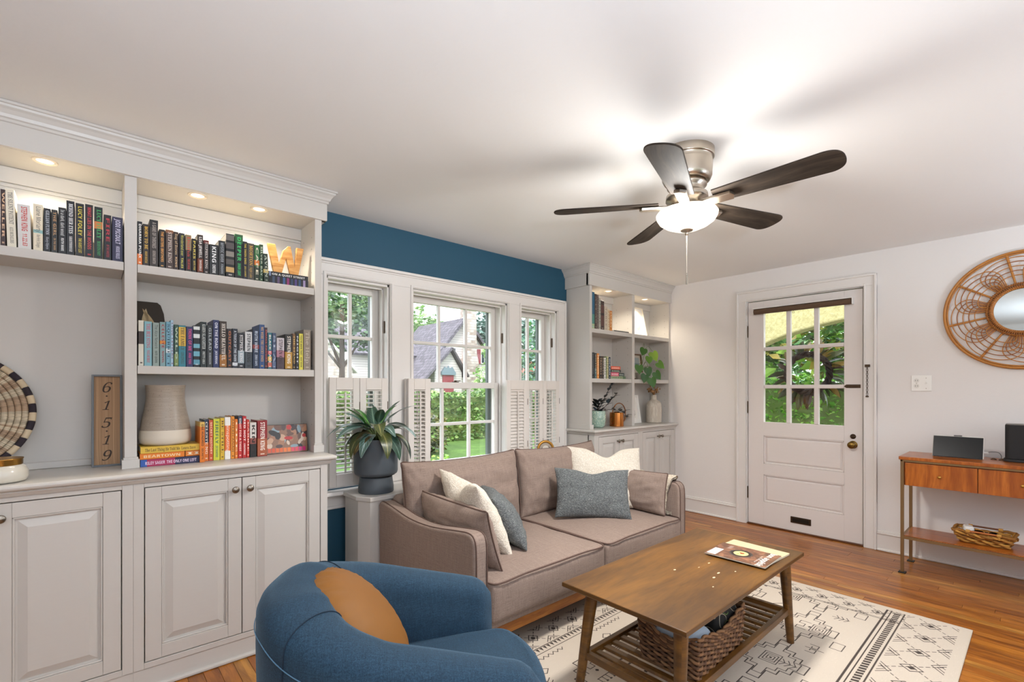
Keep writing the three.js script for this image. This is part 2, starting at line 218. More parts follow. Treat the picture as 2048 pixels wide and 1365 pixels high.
// ---------------------------------------------------------------- entrance door
{
  const d = struct('door_1', 'white entrance door with nine panes over two panels'), x0 = 4.578, x1 = 4.622, m = P({ color: 0xe2dad5, roughness: 0.45, bumpMap: brushBump, bumpScale: 0.0004 });
  const za = -1.826, zb = -0.952, gz0 = -1.692, gz1 = -1.076;
  mesh('stile', bb(x0, x1, 0.012, 2.048, za, gz0, 0.002), m, d); mesh('stile', bb(x0, x1, 0.012, 2.048, gz1, zb, 0.002), m, d);
  for (const [a, b] of [[1.937, 2.048], [0.824, 0.947], [0.469, 0.568], [0.012, 0.22]]) mesh('rail', bb(x0, x1, a, b, gz0, gz1), m, d);
  for (const [a, b] of [[0.22, 0.469], [0.568, 0.824]]) {       // recessed panel with a raised field
    const p = mesh('panel', bb(x0 + 0.016, x1 - 0.01, a, b, gz0, gz1), m, d);
    const fld = new THREE.Shape([V2(gz0 + 0.03, a + 0.03), V2(gz1 - 0.03, a + 0.03), V2(gz1 - 0.03, b - 0.03), V2(gz0 + 0.03, b - 0.03)]);
    const g = new THREE.ExtrudeGeometry(fld, { depth: 0.002, bevelEnabled: true, bevelThickness: 0.008, bevelSize: 0.014, bevelSegments: 1 }); g.rotateY(-PI / 2); g.translate(x0 + 0.018, 0, 0);
    mesh('raised_field', flat(g), m, p);
    mesh('panel_mould', [bb(x0 + 0.004, x0 + 0.02, a, a + 0.012, gz0, gz1, 0.004), bb(x0 + 0.004, x0 + 0.02, b - 0.012, b, gz0, gz1, 0.004), bb(x0 + 0.004, x0 + 0.02, a, b, gz0, gz0 + 0.012, 0.004), bb(x0 + 0.004, x0 + 0.02, a, b, gz1 - 0.012, gz1, 0.004)], m, p);
  }
  const ys = [0.947, 1.268, 1.611, 1.937], zs = [gz0, -1.489, -1.275, gz1];
  for (const z of [zs[1], zs[2]]) mesh('muntin', bb(x0 + 0.004, x1 - 0.004, ys[0], ys[3], z - 0.018, z + 0.018, 0.006), m, d);
  for (const y of [ys[1], ys[2]]) mesh('muntin', bb(x0 + 0.0045, x1 - 0.0045, y - 0.016, y + 0.016, gz0, gz1, 0.006), m, d);
  for (let i = 0; i < 3; i++) for (let j = 0; j < 3; j++) mesh('pane', bb(x0 + 0.02, x0 + 0.024, ys[j] + 0.002, ys[j + 1] - 0.002, zs[i] + 0.002, zs[i + 1] - 0.002), M.glass, d);
  for (const y of [0.29, 1.08, 1.78]) { const h = mesh('hinge', [cyl(0.006, 0.006, 0.1, 4.573, y - 0.05, -1.8295, 10), cyl(0.004, 0.004, 0.112, 4.573, y - 0.056, -1.8295, 8)], M.bronze, d); h.userData.label = 'dark bronze hinge'; }
  const knob = lathe([[0, 0], [0.03, 0], [0.031, 0.004], [0.016, 0.008], [0.011, 0.014], [0.011, 0.03], [0.02, 0.036], [0.028, 0.048], [0.027, 0.058], [0.016, 0.066], [0, 0.068]], 32); knob.rotateZ(PI / 2); knob.translate(x0, 0.8, -1.015);
  mesh('door_knob', knob, M.oldBrass, d).userData.label = 'round aged brass door knob';
  const esc = lathe([[0, 0], [0.02, 0], [0.02, 0.003], [0.012, 0.007], [0.009, 0.014], [0, 0.016]], 24); esc.rotateZ(PI / 2); esc.translate(x0, 0.866, -1.015);
  mesh('deadbolt_turn', [esc, bb(x0 - 0.024, x0 - 0.012, 0.859, 0.873, -1.03, -1.0, 0.003)], M.bronze, d);
  mesh('chain_track', [bb(x0 - 0.006, x0, 1.256, 1.284, -1.06, -0.965, 0.002), bb(x0 - 0.01, x0 - 0.004, 1.263, 1.277, -1.045, -0.972, 0.002), extrude(poly([[0, -0.014], [0.016, 0], [0, 0.014]]), 0.006).rotateY(PI / 2).translate(x0 - 0.006, 1.27, -1.06)], M.bronze, d);
  const ms = mesh('mail_slot', [bb(x0 - 0.006, x0 + 0.002, 0.081, 0.135, -1.469, -1.312, 0.002)], M.bronze, d);
  mesh('slot_flap', bb(x0 - 0.009, x0 - 0.003, 0.092, 0.124, -1.455, -1.326, 0.003), P({ color: 0x2a221b, roughness: 0.5, metalness: 0.6 }), ms);
  mesh('threshold', bb(XD - 0.012, XD + 0.2, 0, 0.012, -1.832, -0.946, 0.004), P({ color: 0x5a3010, roughness: 0.5 }), d);
  const t = struct('trim_3', 'white door casing'), cx0 = XD - 0.022;
  mesh('jamb', [bb(XD - 0.004, XD + 0.2, 0, 2.056, -1.845, -1.8325), bb(XD - 0.004, XD + 0.2, 0, 2.056, -0.9455, -0.933), bb(XD - 0.004, XD + 0.2, 2.0555, 2.07, -1.845, -0.933)], M.trim, t);
  for (const [a, b, c] of [[-1.924, -1.838, 0], [-0.94, -0.857, 1]]) {
    mesh('casing_board', bb(cx0 + 0.004, XD, 0, 2.06, a, b, 0.002), M.trim, t);
    mesh('casing_bead', [bb(cx0 - 0.008, XD, 0, 2.15, c ? b - 0.018 : a, c ? b : a + 0.018, 0.005), bb(cx0, XD, 0, 2.08, c ? a : b - 0.012, c ? a + 0.012 : b, 0.004)], M.trim, t);
  }
  mesh('head_board', bb(cx0 + 0.0035, XD, 2.06, 2.15, -1.906, -0.875, 0.002), M.trim, t);
  mesh('head_bead', [bb(cx0 - 0.0085, XD, 2.133, 2.151, -1.924, -0.857, 0.005), bb(cx0 - 0.001, XD, 2.06, 2.073, -1.85, -0.93, 0.004)], M.trim, t);
  const b = struct('baseboard_right', 'white baseboard along the door wall');
  for (const [a, c] of [[-2.555, -1.924], [-0.857, ZN]]) { mesh('board', bb(XD - 0.016, XD, 0, 0.135, a, c, 0.002), M.trim, b); mesh('cap_mould', [bb(XD - 0.024, XD, 0.128, 0.142, a, c, 0.005), bb(XD - 0.014, XD, 0.14, 0.157, a, c, 0.005)], M.trim, b); mesh('shoe_mould', bb(XD - 0.03, XD, 0, 0.02, a, c, 0.008), M.trim, b); }
}
{ // woven roller shade at the head of the door
  const s = thing('roller_shade', 'rolled brown woven shade mounted at the head of the entrance door', 'shade');
  const tx = dataTex(64, 64, (u, v, x, y) => mixc([70, 50, 36], [116, 90, 66], 0.5 * ((x % 4) < 2 ? 1 : 0) + 0.5 * fabricNoise(u, v, 32, 64)), true, [12, 3]);
  const roll = new THREE.CylinderGeometry(0.024, 0.024, 0.74, 20); roll.rotateX(PI / 2); roll.translate(4.546, 1.951, -1.39);
  mesh('rolled_cloth', flat(roll), P({ map: tx, roughness: 0.8, bumpMap: tx, bumpScale: 0.001 }), s);
  mesh('head_rail', bb(4.53, 4.577, 1.976, 1.984, -1.77, -1.012, 0.002), M.white, s);
  for (const z of [-1.768, -1.012]) mesh('bracket', bb(4.532, 4.577, 1.928, 1.984, z - 0.004, z + 0.004, 0.002), M.white, s);
  mesh('pull_ring', new THREE.TorusGeometry(0.008, 0.0015, 6, 16).rotateY(PI / 2).translate(4.55, 1.915, -1.44), M.black, s);
}
{ // door chain on the casing
  const c = thing('door_chain', 'bronze security chain hanging on the door casing beside the bolt', 'door chain'), x = XD - 0.034;
  mesh('anchor_plate', [bb(x - 0.004, XD - 0.018, 1.42, 1.44, -0.93, -0.898, 0.002)], M.bronze, c);
  for (let i = 0; i < 14; i++) { const g = new THREE.TorusGeometry(0.0075, 0.0019, 6, 14); g.scale(0.75, 1.25, 1); g.rotateY(i % 2 ? PI / 2 : 0.4); g.translate(x - 0.004, 1.41 - i * 0.0155, -0.914); mesh('chain_link', flat(g), M.bronze, c); }
  mesh('end_slide', [bb(x - 0.008, x, 1.183, 1.196, -0.924, -0.904, 0.003)], M.bronze, c);
}
{ // wall plate
  const s = thing('wall_plate', 'white double wall plate with outlet and switch beside the mirror', 'wall plate', [XD, 1.29, -0.595]);
  mesh('cover', bb(-0.007, 0, -0.058, 0.058, -0.058, 0.058, 0.003), P({ color: 0xf1eee8, roughness: 0.35 }), s);
  for (const y of [-0.02, 0.02]) { mesh('socket_face', cyl(0.016, 0.016, 0.002, 0, 0, 0, 20).rotateZ(PI / 2).translate(-0.007, y, -0.027), P({ color: 0xe2ded6, roughness: 0.4 }), s); mesh('socket_slot', [bb(-0.0098, -0.0088, y - 0.004, y + 0.005, -0.034, -0.032), bb(-0.0098, -0.0088, y - 0.004, y + 0.005, -0.022, -0.02)], M.black, s); }
  mesh('toggle', bb(-0.019, -0.006, -0.004, 0.01, 0.023, 0.032, 0.002), M.white, s);
  for (const [y, z] of [[0.038, 0.027], [-0.038, 0.027], [0, -0.027]]) mesh('screw', cyl(0.003, 0.003, 0.0015, 0, 0, 0, 10).rotateZ(PI / 2).translate(-0.007, y, z), M.nickel, s);
}
// ---------------------------------------------------------------- built-in cabinets and bookcases
function sweep(path, profile) {     // mitred moulding: path [x, z] with the outside on its left-hand side, profile [out, y]
  const nrm = (a, b) => { const dx = b[0] - a[0], dz = b[1] - a[1], l = Math.hypot(dx, dz); return [-dz / l, dx / l]; };
  const off = path.map((p, i) => { const a = i ? nrm(path[i - 1], p) : null, b = i < path.length - 1 ? nrm(p, path[i + 1]) : null; if (!a) return b; if (!b) return a; const k = 1 + a[0] * b[0] + a[1] * b[1]; return [(a[0] + b[0]) / k, (a[1] + b[1]) / k]; });
  const pos = [], pt = (i, j) => [path[i][0] + off[i][0] * profile[j][0], profile[j][1], path[i][1] + off[i][1] * profile[j][0]];
  for (let i = 0; i < path.length - 1; i++) for (let j = 0; j < profile.length - 1; j++) { const a = pt(i, j), b = pt(i + 1, j), c = pt(i + 1, j + 1), d = pt(i, j + 1); pos.push(...a, ...b, ...c, ...a, ...c, ...d); }
  const g = new THREE.BufferGeometry(); g.setAttribute('position', new THREE.Float32BufferAttribute(pos, 3)); g.computeVertexNormals(); return boxUV(g);
}
const arc = (cx, cy, r, a0, a1, n = 5) => Array.from({ length: n + 1 }, (_, i) => { const a = lerp(a0, a1, i / n) * PI / 180; return [cx + r * Math.cos(a), cy + r * Math.sin(a)]; });
function panelDoor(parent, x0, x1, y0, y1, zf, knobX) {
  const fr = 0.055, t = 0.02, d = sub(parent, 'door');
  mesh('stile', bb(x0, x0 + fr, y0, y1, zf - t, zf, 0.002), M.cab, d); mesh('stile', bb(x1 - fr, x1, y0, y1, zf - t, zf, 0.002), M.cab, d);
  mesh('rail', bb(x0 + fr, x1 - fr, y0, y0 + fr, zf - t, zf - 0.0005, 0.002), M.cab, d); mesh('rail', bb(x0 + fr, x1 - fr, y1 - fr, y1, zf - t, zf - 0.0005, 0.002), M.cab, d);
  const a = x0 + fr, b = x1 - fr, c = y0 + fr, e = y1 - fr, w = 0.034;
  const fld = poly([[a + w + 0.006, c + w + 0.006], [b - w - 0.006, c + w + 0.006], [b - w - 0.006, e - w - 0.006], [a + w + 0.006, e - w - 0.006]]);
  const g = new THREE.ExtrudeGeometry(fld, { depth: 0.001, bevelEnabled: true, bevelThickness: 0.011, bevelSize: w - 0.006, bevelSegments: 1 }); g.translate(0, 0, zf - 0.0145);
  mesh('panel', [boxUV(flat(g)), bb(a, b, c, e, zf - t, zf - 0.013)], M.cab, d);
  mesh('panel_bead', [bb(a, a + 0.007, c, e, zf - 0.013, zf - 0.003, 0.003), bb(b - 0.007, b, c, e, zf - 0.013, zf - 0.003, 0.003), bb(a, b, c, c + 0.007, zf - 0.013, zf - 0.003, 0.003), bb(a, b, e - 0.007, e, zf - 0.013, zf - 0.003, 0.003)], M.cab, d);
  const k = lathe([[0, 0], [0.008, 0], [0.006, 0.008], [0.006, 0.013], [0.013, 0.018], [0.0155, 0.023], [0.013, 0.028], [0, 0.03]], 20); k.rotateX(PI / 2); k.translate(knobX, y1 - 0.05, zf);
  mesh('knob', k, M.darkNickel, d).userData.label = 'round brushed nickel knob';
}
function baseCabinet(label, x0, x1, zf, top, y1, doors, leftSide) {
  const c = thing('base_cabinet', label, 'cabinet'), y0 = 0.118, g = 0.0035, dx0 = doors[0], dx1 = doors[2];
  mesh('carcass', [bb(x0, x1, 0.02, top, ZW + 0.004, zf - 0.06), bb(x0, x0 + 0.02, 0.02, top, zf - 0.07, zf - 0.02), bb(x1 - 0.02, x1, 0.02, top, zf - 0.07, zf - 0.02)], M.cab, c);
  mesh('face_frame', [bb(x0, dx0 - g, 0.09, top, zf - 0.022, zf, 0.0015), bb(dx1 + g, x1, 0.09, top, zf - 0.022, zf, 0.0015), bb(dx0 - g, dx1 + g, y1 + g, top, zf - 0.022, zf, 0.0015), bb(dx0 - g, dx1 + g, 0.09, y0 - g, zf - 0.022, zf + 0.0005, 0.0015)], M.cab, c);
  const m = doors[1];
  panelDoor(c, dx0, m - g / 2, y0, y1, zf, m - 0.03); panelDoor(c, m + g / 2, dx1, y0, y1, zf, m + 0.03);
  mesh('toe_board', bb(x0, x1, 0, 0.09, zf - 0.03, zf - 0.004, 0.001), M.cab, c);
  mesh('shoe_mould', bb(x0, x1, 0, 0.018, zf - 0.01, zf + 0.012, 0.007), M.cab, c);
  void leftSide; return c;
}
const LZ = -2.47, LU = -2.615, LB = -2.85, LC = 0.907;
baseCabinet('white base cabinet with raised-panel doors under the woven plate', -0.72, 0.1325, LZ, 0.866, 0.838, [-0.62, -0.266, 0.094]);
baseCabinet('white base cabinet with raised-panel doors under the coloured books', 0.1325, 0.921, LZ, 0.866, 0.838, [0.171, 0.527, 0.882]);
const nose = (top, bot) => [[0, top], ...arc(0.015, top - 0.012, 0.012, 90, -90, 6), [0.008, top - 0.027], [0.01, top - 0.031], [0.004, bot + 0.006], [0, bot]];
{
  const c = thing('countertop', 'long white countertop with rounded nosing under the tall bookcase', 'countertop');
  mesh('slab', bb(-0.72, 0.93, 0.868, LC, ZW + 0.002, LZ + 0.008), M.cab, c);
  mesh('nosing', sweep([[0.93, ZW + 0.002], [0.93, LZ + 0.008], [-0.72, LZ + 0.008]].reverse(), nose(LC, 0.862)), M.cab, c);
}
function downlight(label, x, y, z) {
  const o = thing('recessed_light', label, 'downlight', [x, y, z], 0, 'recessed lights in the bookcase tops');
  mesh('trim_ring', lathe([[0.026, 0.004], [0.027, -0.003], [0.036, -0.005], [0.039, -0.003], [0.04, 0]], 32), P({ color: 0xe9dcc6, roughness: 0.35, metalness: 0.2 }), o);
  mesh('lens', lathe([[0, -0.0005], [0.0265, -0.0005], [0.0265, 0.003]], 28), P({ color: 0x000000, emissive: new THREE.Color(1, 0.93, 0.8), emissiveIntensity: 3.0, roughness: 0.4 }), o);
  const s = new THREE.SpotLight(DOWN, SPOT_POWER, 0, 1.25, 0.5, 2); s.position.set(x, y - 0.012, z); s.target.position.set(x, y - 1, z); s.castShadow = true; s.shadow.radius = 1.2; s.name = 'downlight_beam'; scene.add(s, s.target);
}
{
  const b = thing('bookcase', 'tall white built-in bookcase over the long countertop', 'bookcase'), top = 2.165;
  mesh('back_panel', [bb(-0.72, 0.943, LC, H - 0.006, ZW + 0.002, LB)], M.cab, b);
  mesh('side_panel', bb(0.907, 0.943, LC, H - 0.004, LB, LU, 0.0015), M.cab, b);
  mesh('side_panel', bb(-0.72, -0.68, LC, H - 0.004, LB, LU, 0.0015), M.cab, b);
  mesh('divider', bb(0.111, 0.153, LC, top + 0.02, LB, LU, 0.0015), M.cab, b);
  mesh('top_panel', bb(-0.68, 0.907, top, top + 0.02, LB, LU), M.cab, b);
  for (const [x0, x1, y] of [[-0.68, 0.109, 1.793], [0.155, 0.905, 1.792], [0.155, 0.905, 1.351]]) mesh('shelf', bb(x0, x1, y - 0.036, y, LB, LU - 0.004, 0.0015), M.cab, b);
  for (const x of [0.111, 0.907]) { const w = x > 0.5 ? 0.036 : 0.042; mesh('plinth_block', [bb(x - 0.009, x + w + 0.009, LC, LC + 0.038, LU - 0.03, LU + 0.011, 0.001), bb(x - 0.005, x + w + 0.005, LC + 0.036, LC + 0.048, LU - 0.03, LU + 0.006, 0.004)], M.cab, b); }
  mesh('fascia', [bb(-0.72, 0.968, 2.166, H - 0.004, LU - 0.02, LU + 0.014, 0.0015), bb(0.943, 0.968, 2.166, H - 0.004, ZW + 0.002, LU, 0.0015)], M.cab, b);
  mesh('crown_mould', sweep([[-0.72, LU + 0.014], [0.968, LU + 0.014], [0.968, ZW]].map((p) => p).reverse().reverse(), [[0, 2.255], [0.006, 2.258], [0.006, 2.268], [0.012, 2.272], [0.016, 2.283], [0.026, 2.297], [0.034, 2.304], [0.036, 2.312], [0.042, 2.314], [0.042, H - 0.001]].map((p) => p)), M.cab, b);
  mesh('back_cleat', [bb(-0.68, 0.907, 2.1, 2.164, LB, LB + 0.018, 0.002), bb(-0.68, 0.907, 2.085, 2.1, LB, LB + 0.008, 0.003)], M.cab, b);
  mesh('back_base_mould', [bb(-0.68, 0.907, LC, LC + 0.03, LB, LB + 0.012, 0.004)], M.cab, b);
  const holes = []; for (let y = 0.99; y < 2.1; y += 0.064) for (const z of [LU - 0.05, LB + 0.055]) { if (Math.abs(y - 1.333) < 0.03 || Math.abs(y - 1.774) < 0.03) continue; holes.push(cyl(0.003, 0.003, 0.0008, 0, 0, 0, 8).rotateZ(PI / 2).translate(0.9072, y, z)); }
  mesh('painted_peg_holes', holes, M.darkNickel, b);  // flat discs coloured dark for the shade inside open shelf-pin holes
  downlight('lit recessed light above the cream and black thrillers', -0.134, top, -2.668); downlight('lit recessed light above the dark paperbacks', 0.381, top, -2.662); downlight('lit recessed light nearest the wooden W', 0.643, top, -2.655);
}
const RZ = -2.556, RU = -2.615, RC = 0.895, RX = 3.235;
baseCabinet('small white base cabinet under the green pot and copper can', RX - 0.012, 3.92, RZ, 0.854, 0.828, [3.288, 3.585, 3.88]);
baseCabinet('small white base cabinet in the corner by the door wall', 3.92, XD, RZ, 0.854, 0.828, [3.965, 4.252, 4.54]);
{
  const c = thing('countertop', 'short white countertop of the corner cabinet', 'countertop');
  mesh('slab', bb(RX - 0.02, XD, 0.857, RC, ZW + 0.002, RZ + 0.008), M.cab, c);
  mesh('nosing', sweep([[XD, RZ + 0.008], [RX - 0.02, RZ + 0.008], [RX - 0.02, ZW]].reverse(), nose(RC, 0.85)), M.cab, c);
  const b = thing('bookcase', 'white built-in bookcase in the corner beside the door wall', 'bookcase'), top = 2.148;
  mesh('back_panel', bb(RX, XD, RC, H - 0.006, ZW + 0.002, LB), M.cab, b);
  mesh('side_panel', bb(RX, 3.268, RC, H - 0.004, LB, RU, 0.0015), M.cab, b);
  mesh('side_panel', bb(4.54, XD, RC, H - 0.004, LB, RU, 0.0015), M.cab, b);
  mesh('divider', bb(3.872, 3.914, RC, top + 0.02, LB, RU, 0.0015), M.cab, b);
  mesh('top_panel', bb(3.268, 4.54, top, top + 0.02, LB, RU), M.cab, b);
  for (const [x0, x1] of [[3.27, 3.87], [3.916, 4.538]]) for (const y of [1.779, 1.341]) mesh('shelf', bb(x0, x1, y - 0.036, y, LB, RU - 0.004, 0.0015), M.cab, b);
  mesh('plinth_block', [bb(RX - 0.008, 3.278, RC, RC + 0.04, LB, RU + 0.01, 0.002)], M.cab, b);
  mesh('fascia', [bb(RX - 0.022, XD, top + 0.001, H - 0.004, RU - 0.02, RU + 0.014, 0.0015), bb(RX - 0.022, RX, top + 0.001, H - 0.004, ZW + 0.002, RU, 0.0015)], M.cab, b);
  mesh('crown_mould', sweep([[RX - 0.022, ZW], [RX - 0.022, RU + 0.014], [XD, RU + 0.014]], [[0, 2.25], [0.006, 2.253], [0.006, 2.263], [0.012, 2.267], [0.016, 2.281], [0.026, 2.297], [0.034, 2.304], [0.036, 2.312], [0.042, 2.314], [0.042, H - 0.001]]), M.cab, b);
  mesh('back_cleat', [bb(3.268, 4.54, 2.085, 2.147, LB, LB + 0.018, 0.002)], M.cab, b);
  const holes = []; for (const x of [3.8718, 4.5398]) for (let y = 1.0; y < 2.05; y += 0.064) for (const z of [RU - 0.05, LB + 0.055]) { if (Math.abs(y - 1.323) < 0.03 || Math.abs(y - 1.761) < 0.03) continue; holes.push(cyl(0.003, 0.003, 0.0008, 0, 0, 0, 8).rotateZ(PI / 2).translate(x - 0.0006, y, z)); }
  mesh('painted_peg_holes', holes, M.darkNickel, b);  // dark discs again paint the shade of the shelf-pin holes
  downlight('lit recessed light above the tall coffee-table books', 3.56, top, -2.66); downlight('lit recessed light above the pale framed art', 4.16, top, -2.66);
}
{ // radiator cover under the windows
  const r = thing('radiator_cover', 'white radiator cover with clipped corners under the windows', 'radiator cover');
  const out = (o) => poly([[1.15 - o, 2.80], [1.15 - o, 2.62], [1.19 - o * 0.4, 2.545 - o], [3.13, 2.545 - o], [3.13, 2.80]]);
  const top = extrude(out(0.012), 0.026, 0.004, 2); top.rotateX(-PI / 2); top.translate(0, 0.606, 0);
  const body = extrude(out(0), 0.606, 0); body.rotateX(-PI / 2);
  mesh('top_board', boxUV(top), M.cab, r); mesh('case', boxUV(body), M.cab, r);
}
{ // baseboard on the window wall between the cabinets
  const b = struct('baseboard_left', 'white baseboard under the windows'); mesh('board', bb(0.925, 1.148, 0, 0.13, ZW, ZW + 0.016, 0.002), M.blueWall, b);
}
// ---------------------------------------------------------------- soft furniture helpers
function softBox(w, h, d, r, o = {}) {       // upholstered block: rounded, crowned on top, slightly uneven; centred on its foot
  const g = new THREE.BoxGeometry(w, h, d, 40, 14, 26), p = g.attributes.position, hw = w / 2, hh = h / 2, hd = d / 2, s = o.seed ?? 1;
  // put more rows near the edges so that the rounding is smooth
  const ease = (t) => Math.sign(t) * (1 - Math.pow(Math.max(0, 1 - Math.abs(t)), 1.6));
  for (let i = 0; i < p.count; i++) {
    let x = ease(p.getX(i) / hw) * hw, y = ease(p.getY(i) / hh) * hh, z = ease(p.getZ(i) / hd) * hd;
    const cx = clamp(x, -hw + r, hw - r), cy = clamp(y, -hh + r, hh - r), cz = clamp(z, -hd + r, hd - r), v = V3(x - cx, y - cy, z - cz);
    if (v.lengthSq() > 1e-12) { v.setLength(r); }
    x = cx + v.x; y = cy + v.y; z = cz + v.z;
    const a = 1 - (x / hw) ** 2, b = 1 - (z / hd) ** 2, c = 1 - (y / hh) ** 2;
    if (y > 0) y += (o.crown ?? 0) * Math.max(0, a) * Math.max(0, b);
    z += Math.sign(z) * (o.bulge ?? 0) * Math.max(0, a) * Math.max(0, c) * Math.abs(z / hd);
    const q = (o.lump ?? 0); if (q) { y += q * N3(x * 6 + s, z * 6, s * 3.1) * (y > 0 ? 1 : 0); z += q * 0.6 * N3(x * 9 + s, y * 5, 4 + s); }
    const wr = o.wrinkle ?? 0; if (wr) { const k = N3(x * 26 + s, y * 3, 9) * Math.exp(-(((y - hh) / hh) ** 2)); z += wr * k * (z > 0 ? 1 : 0); }
    p.setXYZ(i, x, y + hh, z);
  }
  return smoothUV(g);
}
function smoothUV(g) { const q = g.clone(); q.deleteAttribute('uv'); q.deleteAttribute('normal'); const m = mergeVertices(q, 1e-5); m.computeVertexNormals(); return boxUV(m); }
function pillow(w, h, t, o = {}) {           // knife-edged pillow standing on its lower edge, face towards +z
  const n = o.n ?? 30, s = o.seed ?? 1, pos = [], idx = [];
  const pt = (u, v, side) => {
    const cc = o.conc ?? 0.07; let x = u * w / 2 * (1 - cc * (1 - v * v) * u * u), y = v * h / 2 * (1 - cc * (1 - u * u) * v * v);
    const e = Math.max(0, (1 - u * u) * (1 - v * v)), puff = Math.pow(e, o.puff ?? 0.46);
    let z = side * t / 2 * puff;
    const cr = (o.crease ?? 0.012) * (Math.pow(e, 0.3)) * (N3(u * 3.2 + s * 5, v * 3.2, s * 2.3 + side) + 0.6 * N3(u * 9 + s, v * 5, s + side * 3));
    z += cr * (e > 0 ? 1 : 0);
    const edge = Math.exp(-((1 - Math.abs(v)) / 0.25)) * 0.5 + Math.exp(-((1 - Math.abs(u)) / 0.25)) * 0.5;
    z += side * (o.pucker ?? 0.004) * edge * Math.sin((u + v * 0.3) * 40 + s) * Math.min(1, e * 20);
    if (o.chop && v > -0.2) { const k = Math.exp(-((u / 0.34) ** 2)) * Math.pow(clamp((v + 0.2) / 1.2, 0, 1), 1.6); y -= o.chop * k; z *= 1 + 0.25 * k; }
    if (o.sag) y -= o.sag * (1 - u * u) * (v > 0 ? v : 0);
    if (o.bend) z += o.bend * (u * u + 0.4 * v * v);
    return [x, y + h / 2, z];
  };
  const N = n + 1;
  for (const side of [1, -1]) for (let j = 0; j <= n; j++) for (let i = 0; i <= n; i++) { const f = (k) => Math.sin((k / n - 0.5) * PI); pos.push(...pt(f(i), f(j), side)); }
  for (let k = 0; k < 2; k++) for (let j = 0; j < n; j++) for (let i = 0; i < n; i++) { const a = k * N * N + j * N + i, b = a + 1, c = a + N, d = c + 1; k ? idx.push(a, d, b, a, c, d) : idx.push(a, b, d, a, d, c); }
  const g = new THREE.BufferGeometry(); g.setAttribute('position', new THREE.Float32BufferAttribute(pos, 3)); g.setIndex(idx); g.setAttribute('uv', new THREE.Float32BufferAttribute(new Float32Array(pos.length / 3 * 2), 2));
  const outline = []; const q = 14; for (let i = 0; i < q; i++) outline.push(pt(-1 + 2 * i / q, -1, 1)); for (let i = 0; i < q; i++) outline.push(pt(1, -1 + 2 * i / q, 1)); for (let i = 0; i < q; i++) outline.push(pt(1 - 2 * i / q, 1, 1)); for (let i = 0; i < q; i++) outline.push(pt(-1, 1 - 2 * i / q, 1));
  return { geo: smoothUV(g), outline: outline.map((a) => V3(...a)) };
}
// place a pillow: foot point, the compass direction its face looks to (degrees from +z towards +x), backward lean
function putPillow(name, label, p, m, [x, y, z], face, lean, pipe, roll = 0) {
  const o = thing(name, label, 'cushion', [x, y, z]); o.rotation.set(0, 0, 0); o.rotation.order = 'YXZ'; o.rotation.y = face * PI / 180; o.rotation.x = -lean * PI / 180; o.rotation.z = roll * PI / 180;
  mesh('cover', p.geo, m, o); if (pipe) mesh('piping', tube(p.outline, 0.0042, 150, 6, true), pipe, o); return o;
}
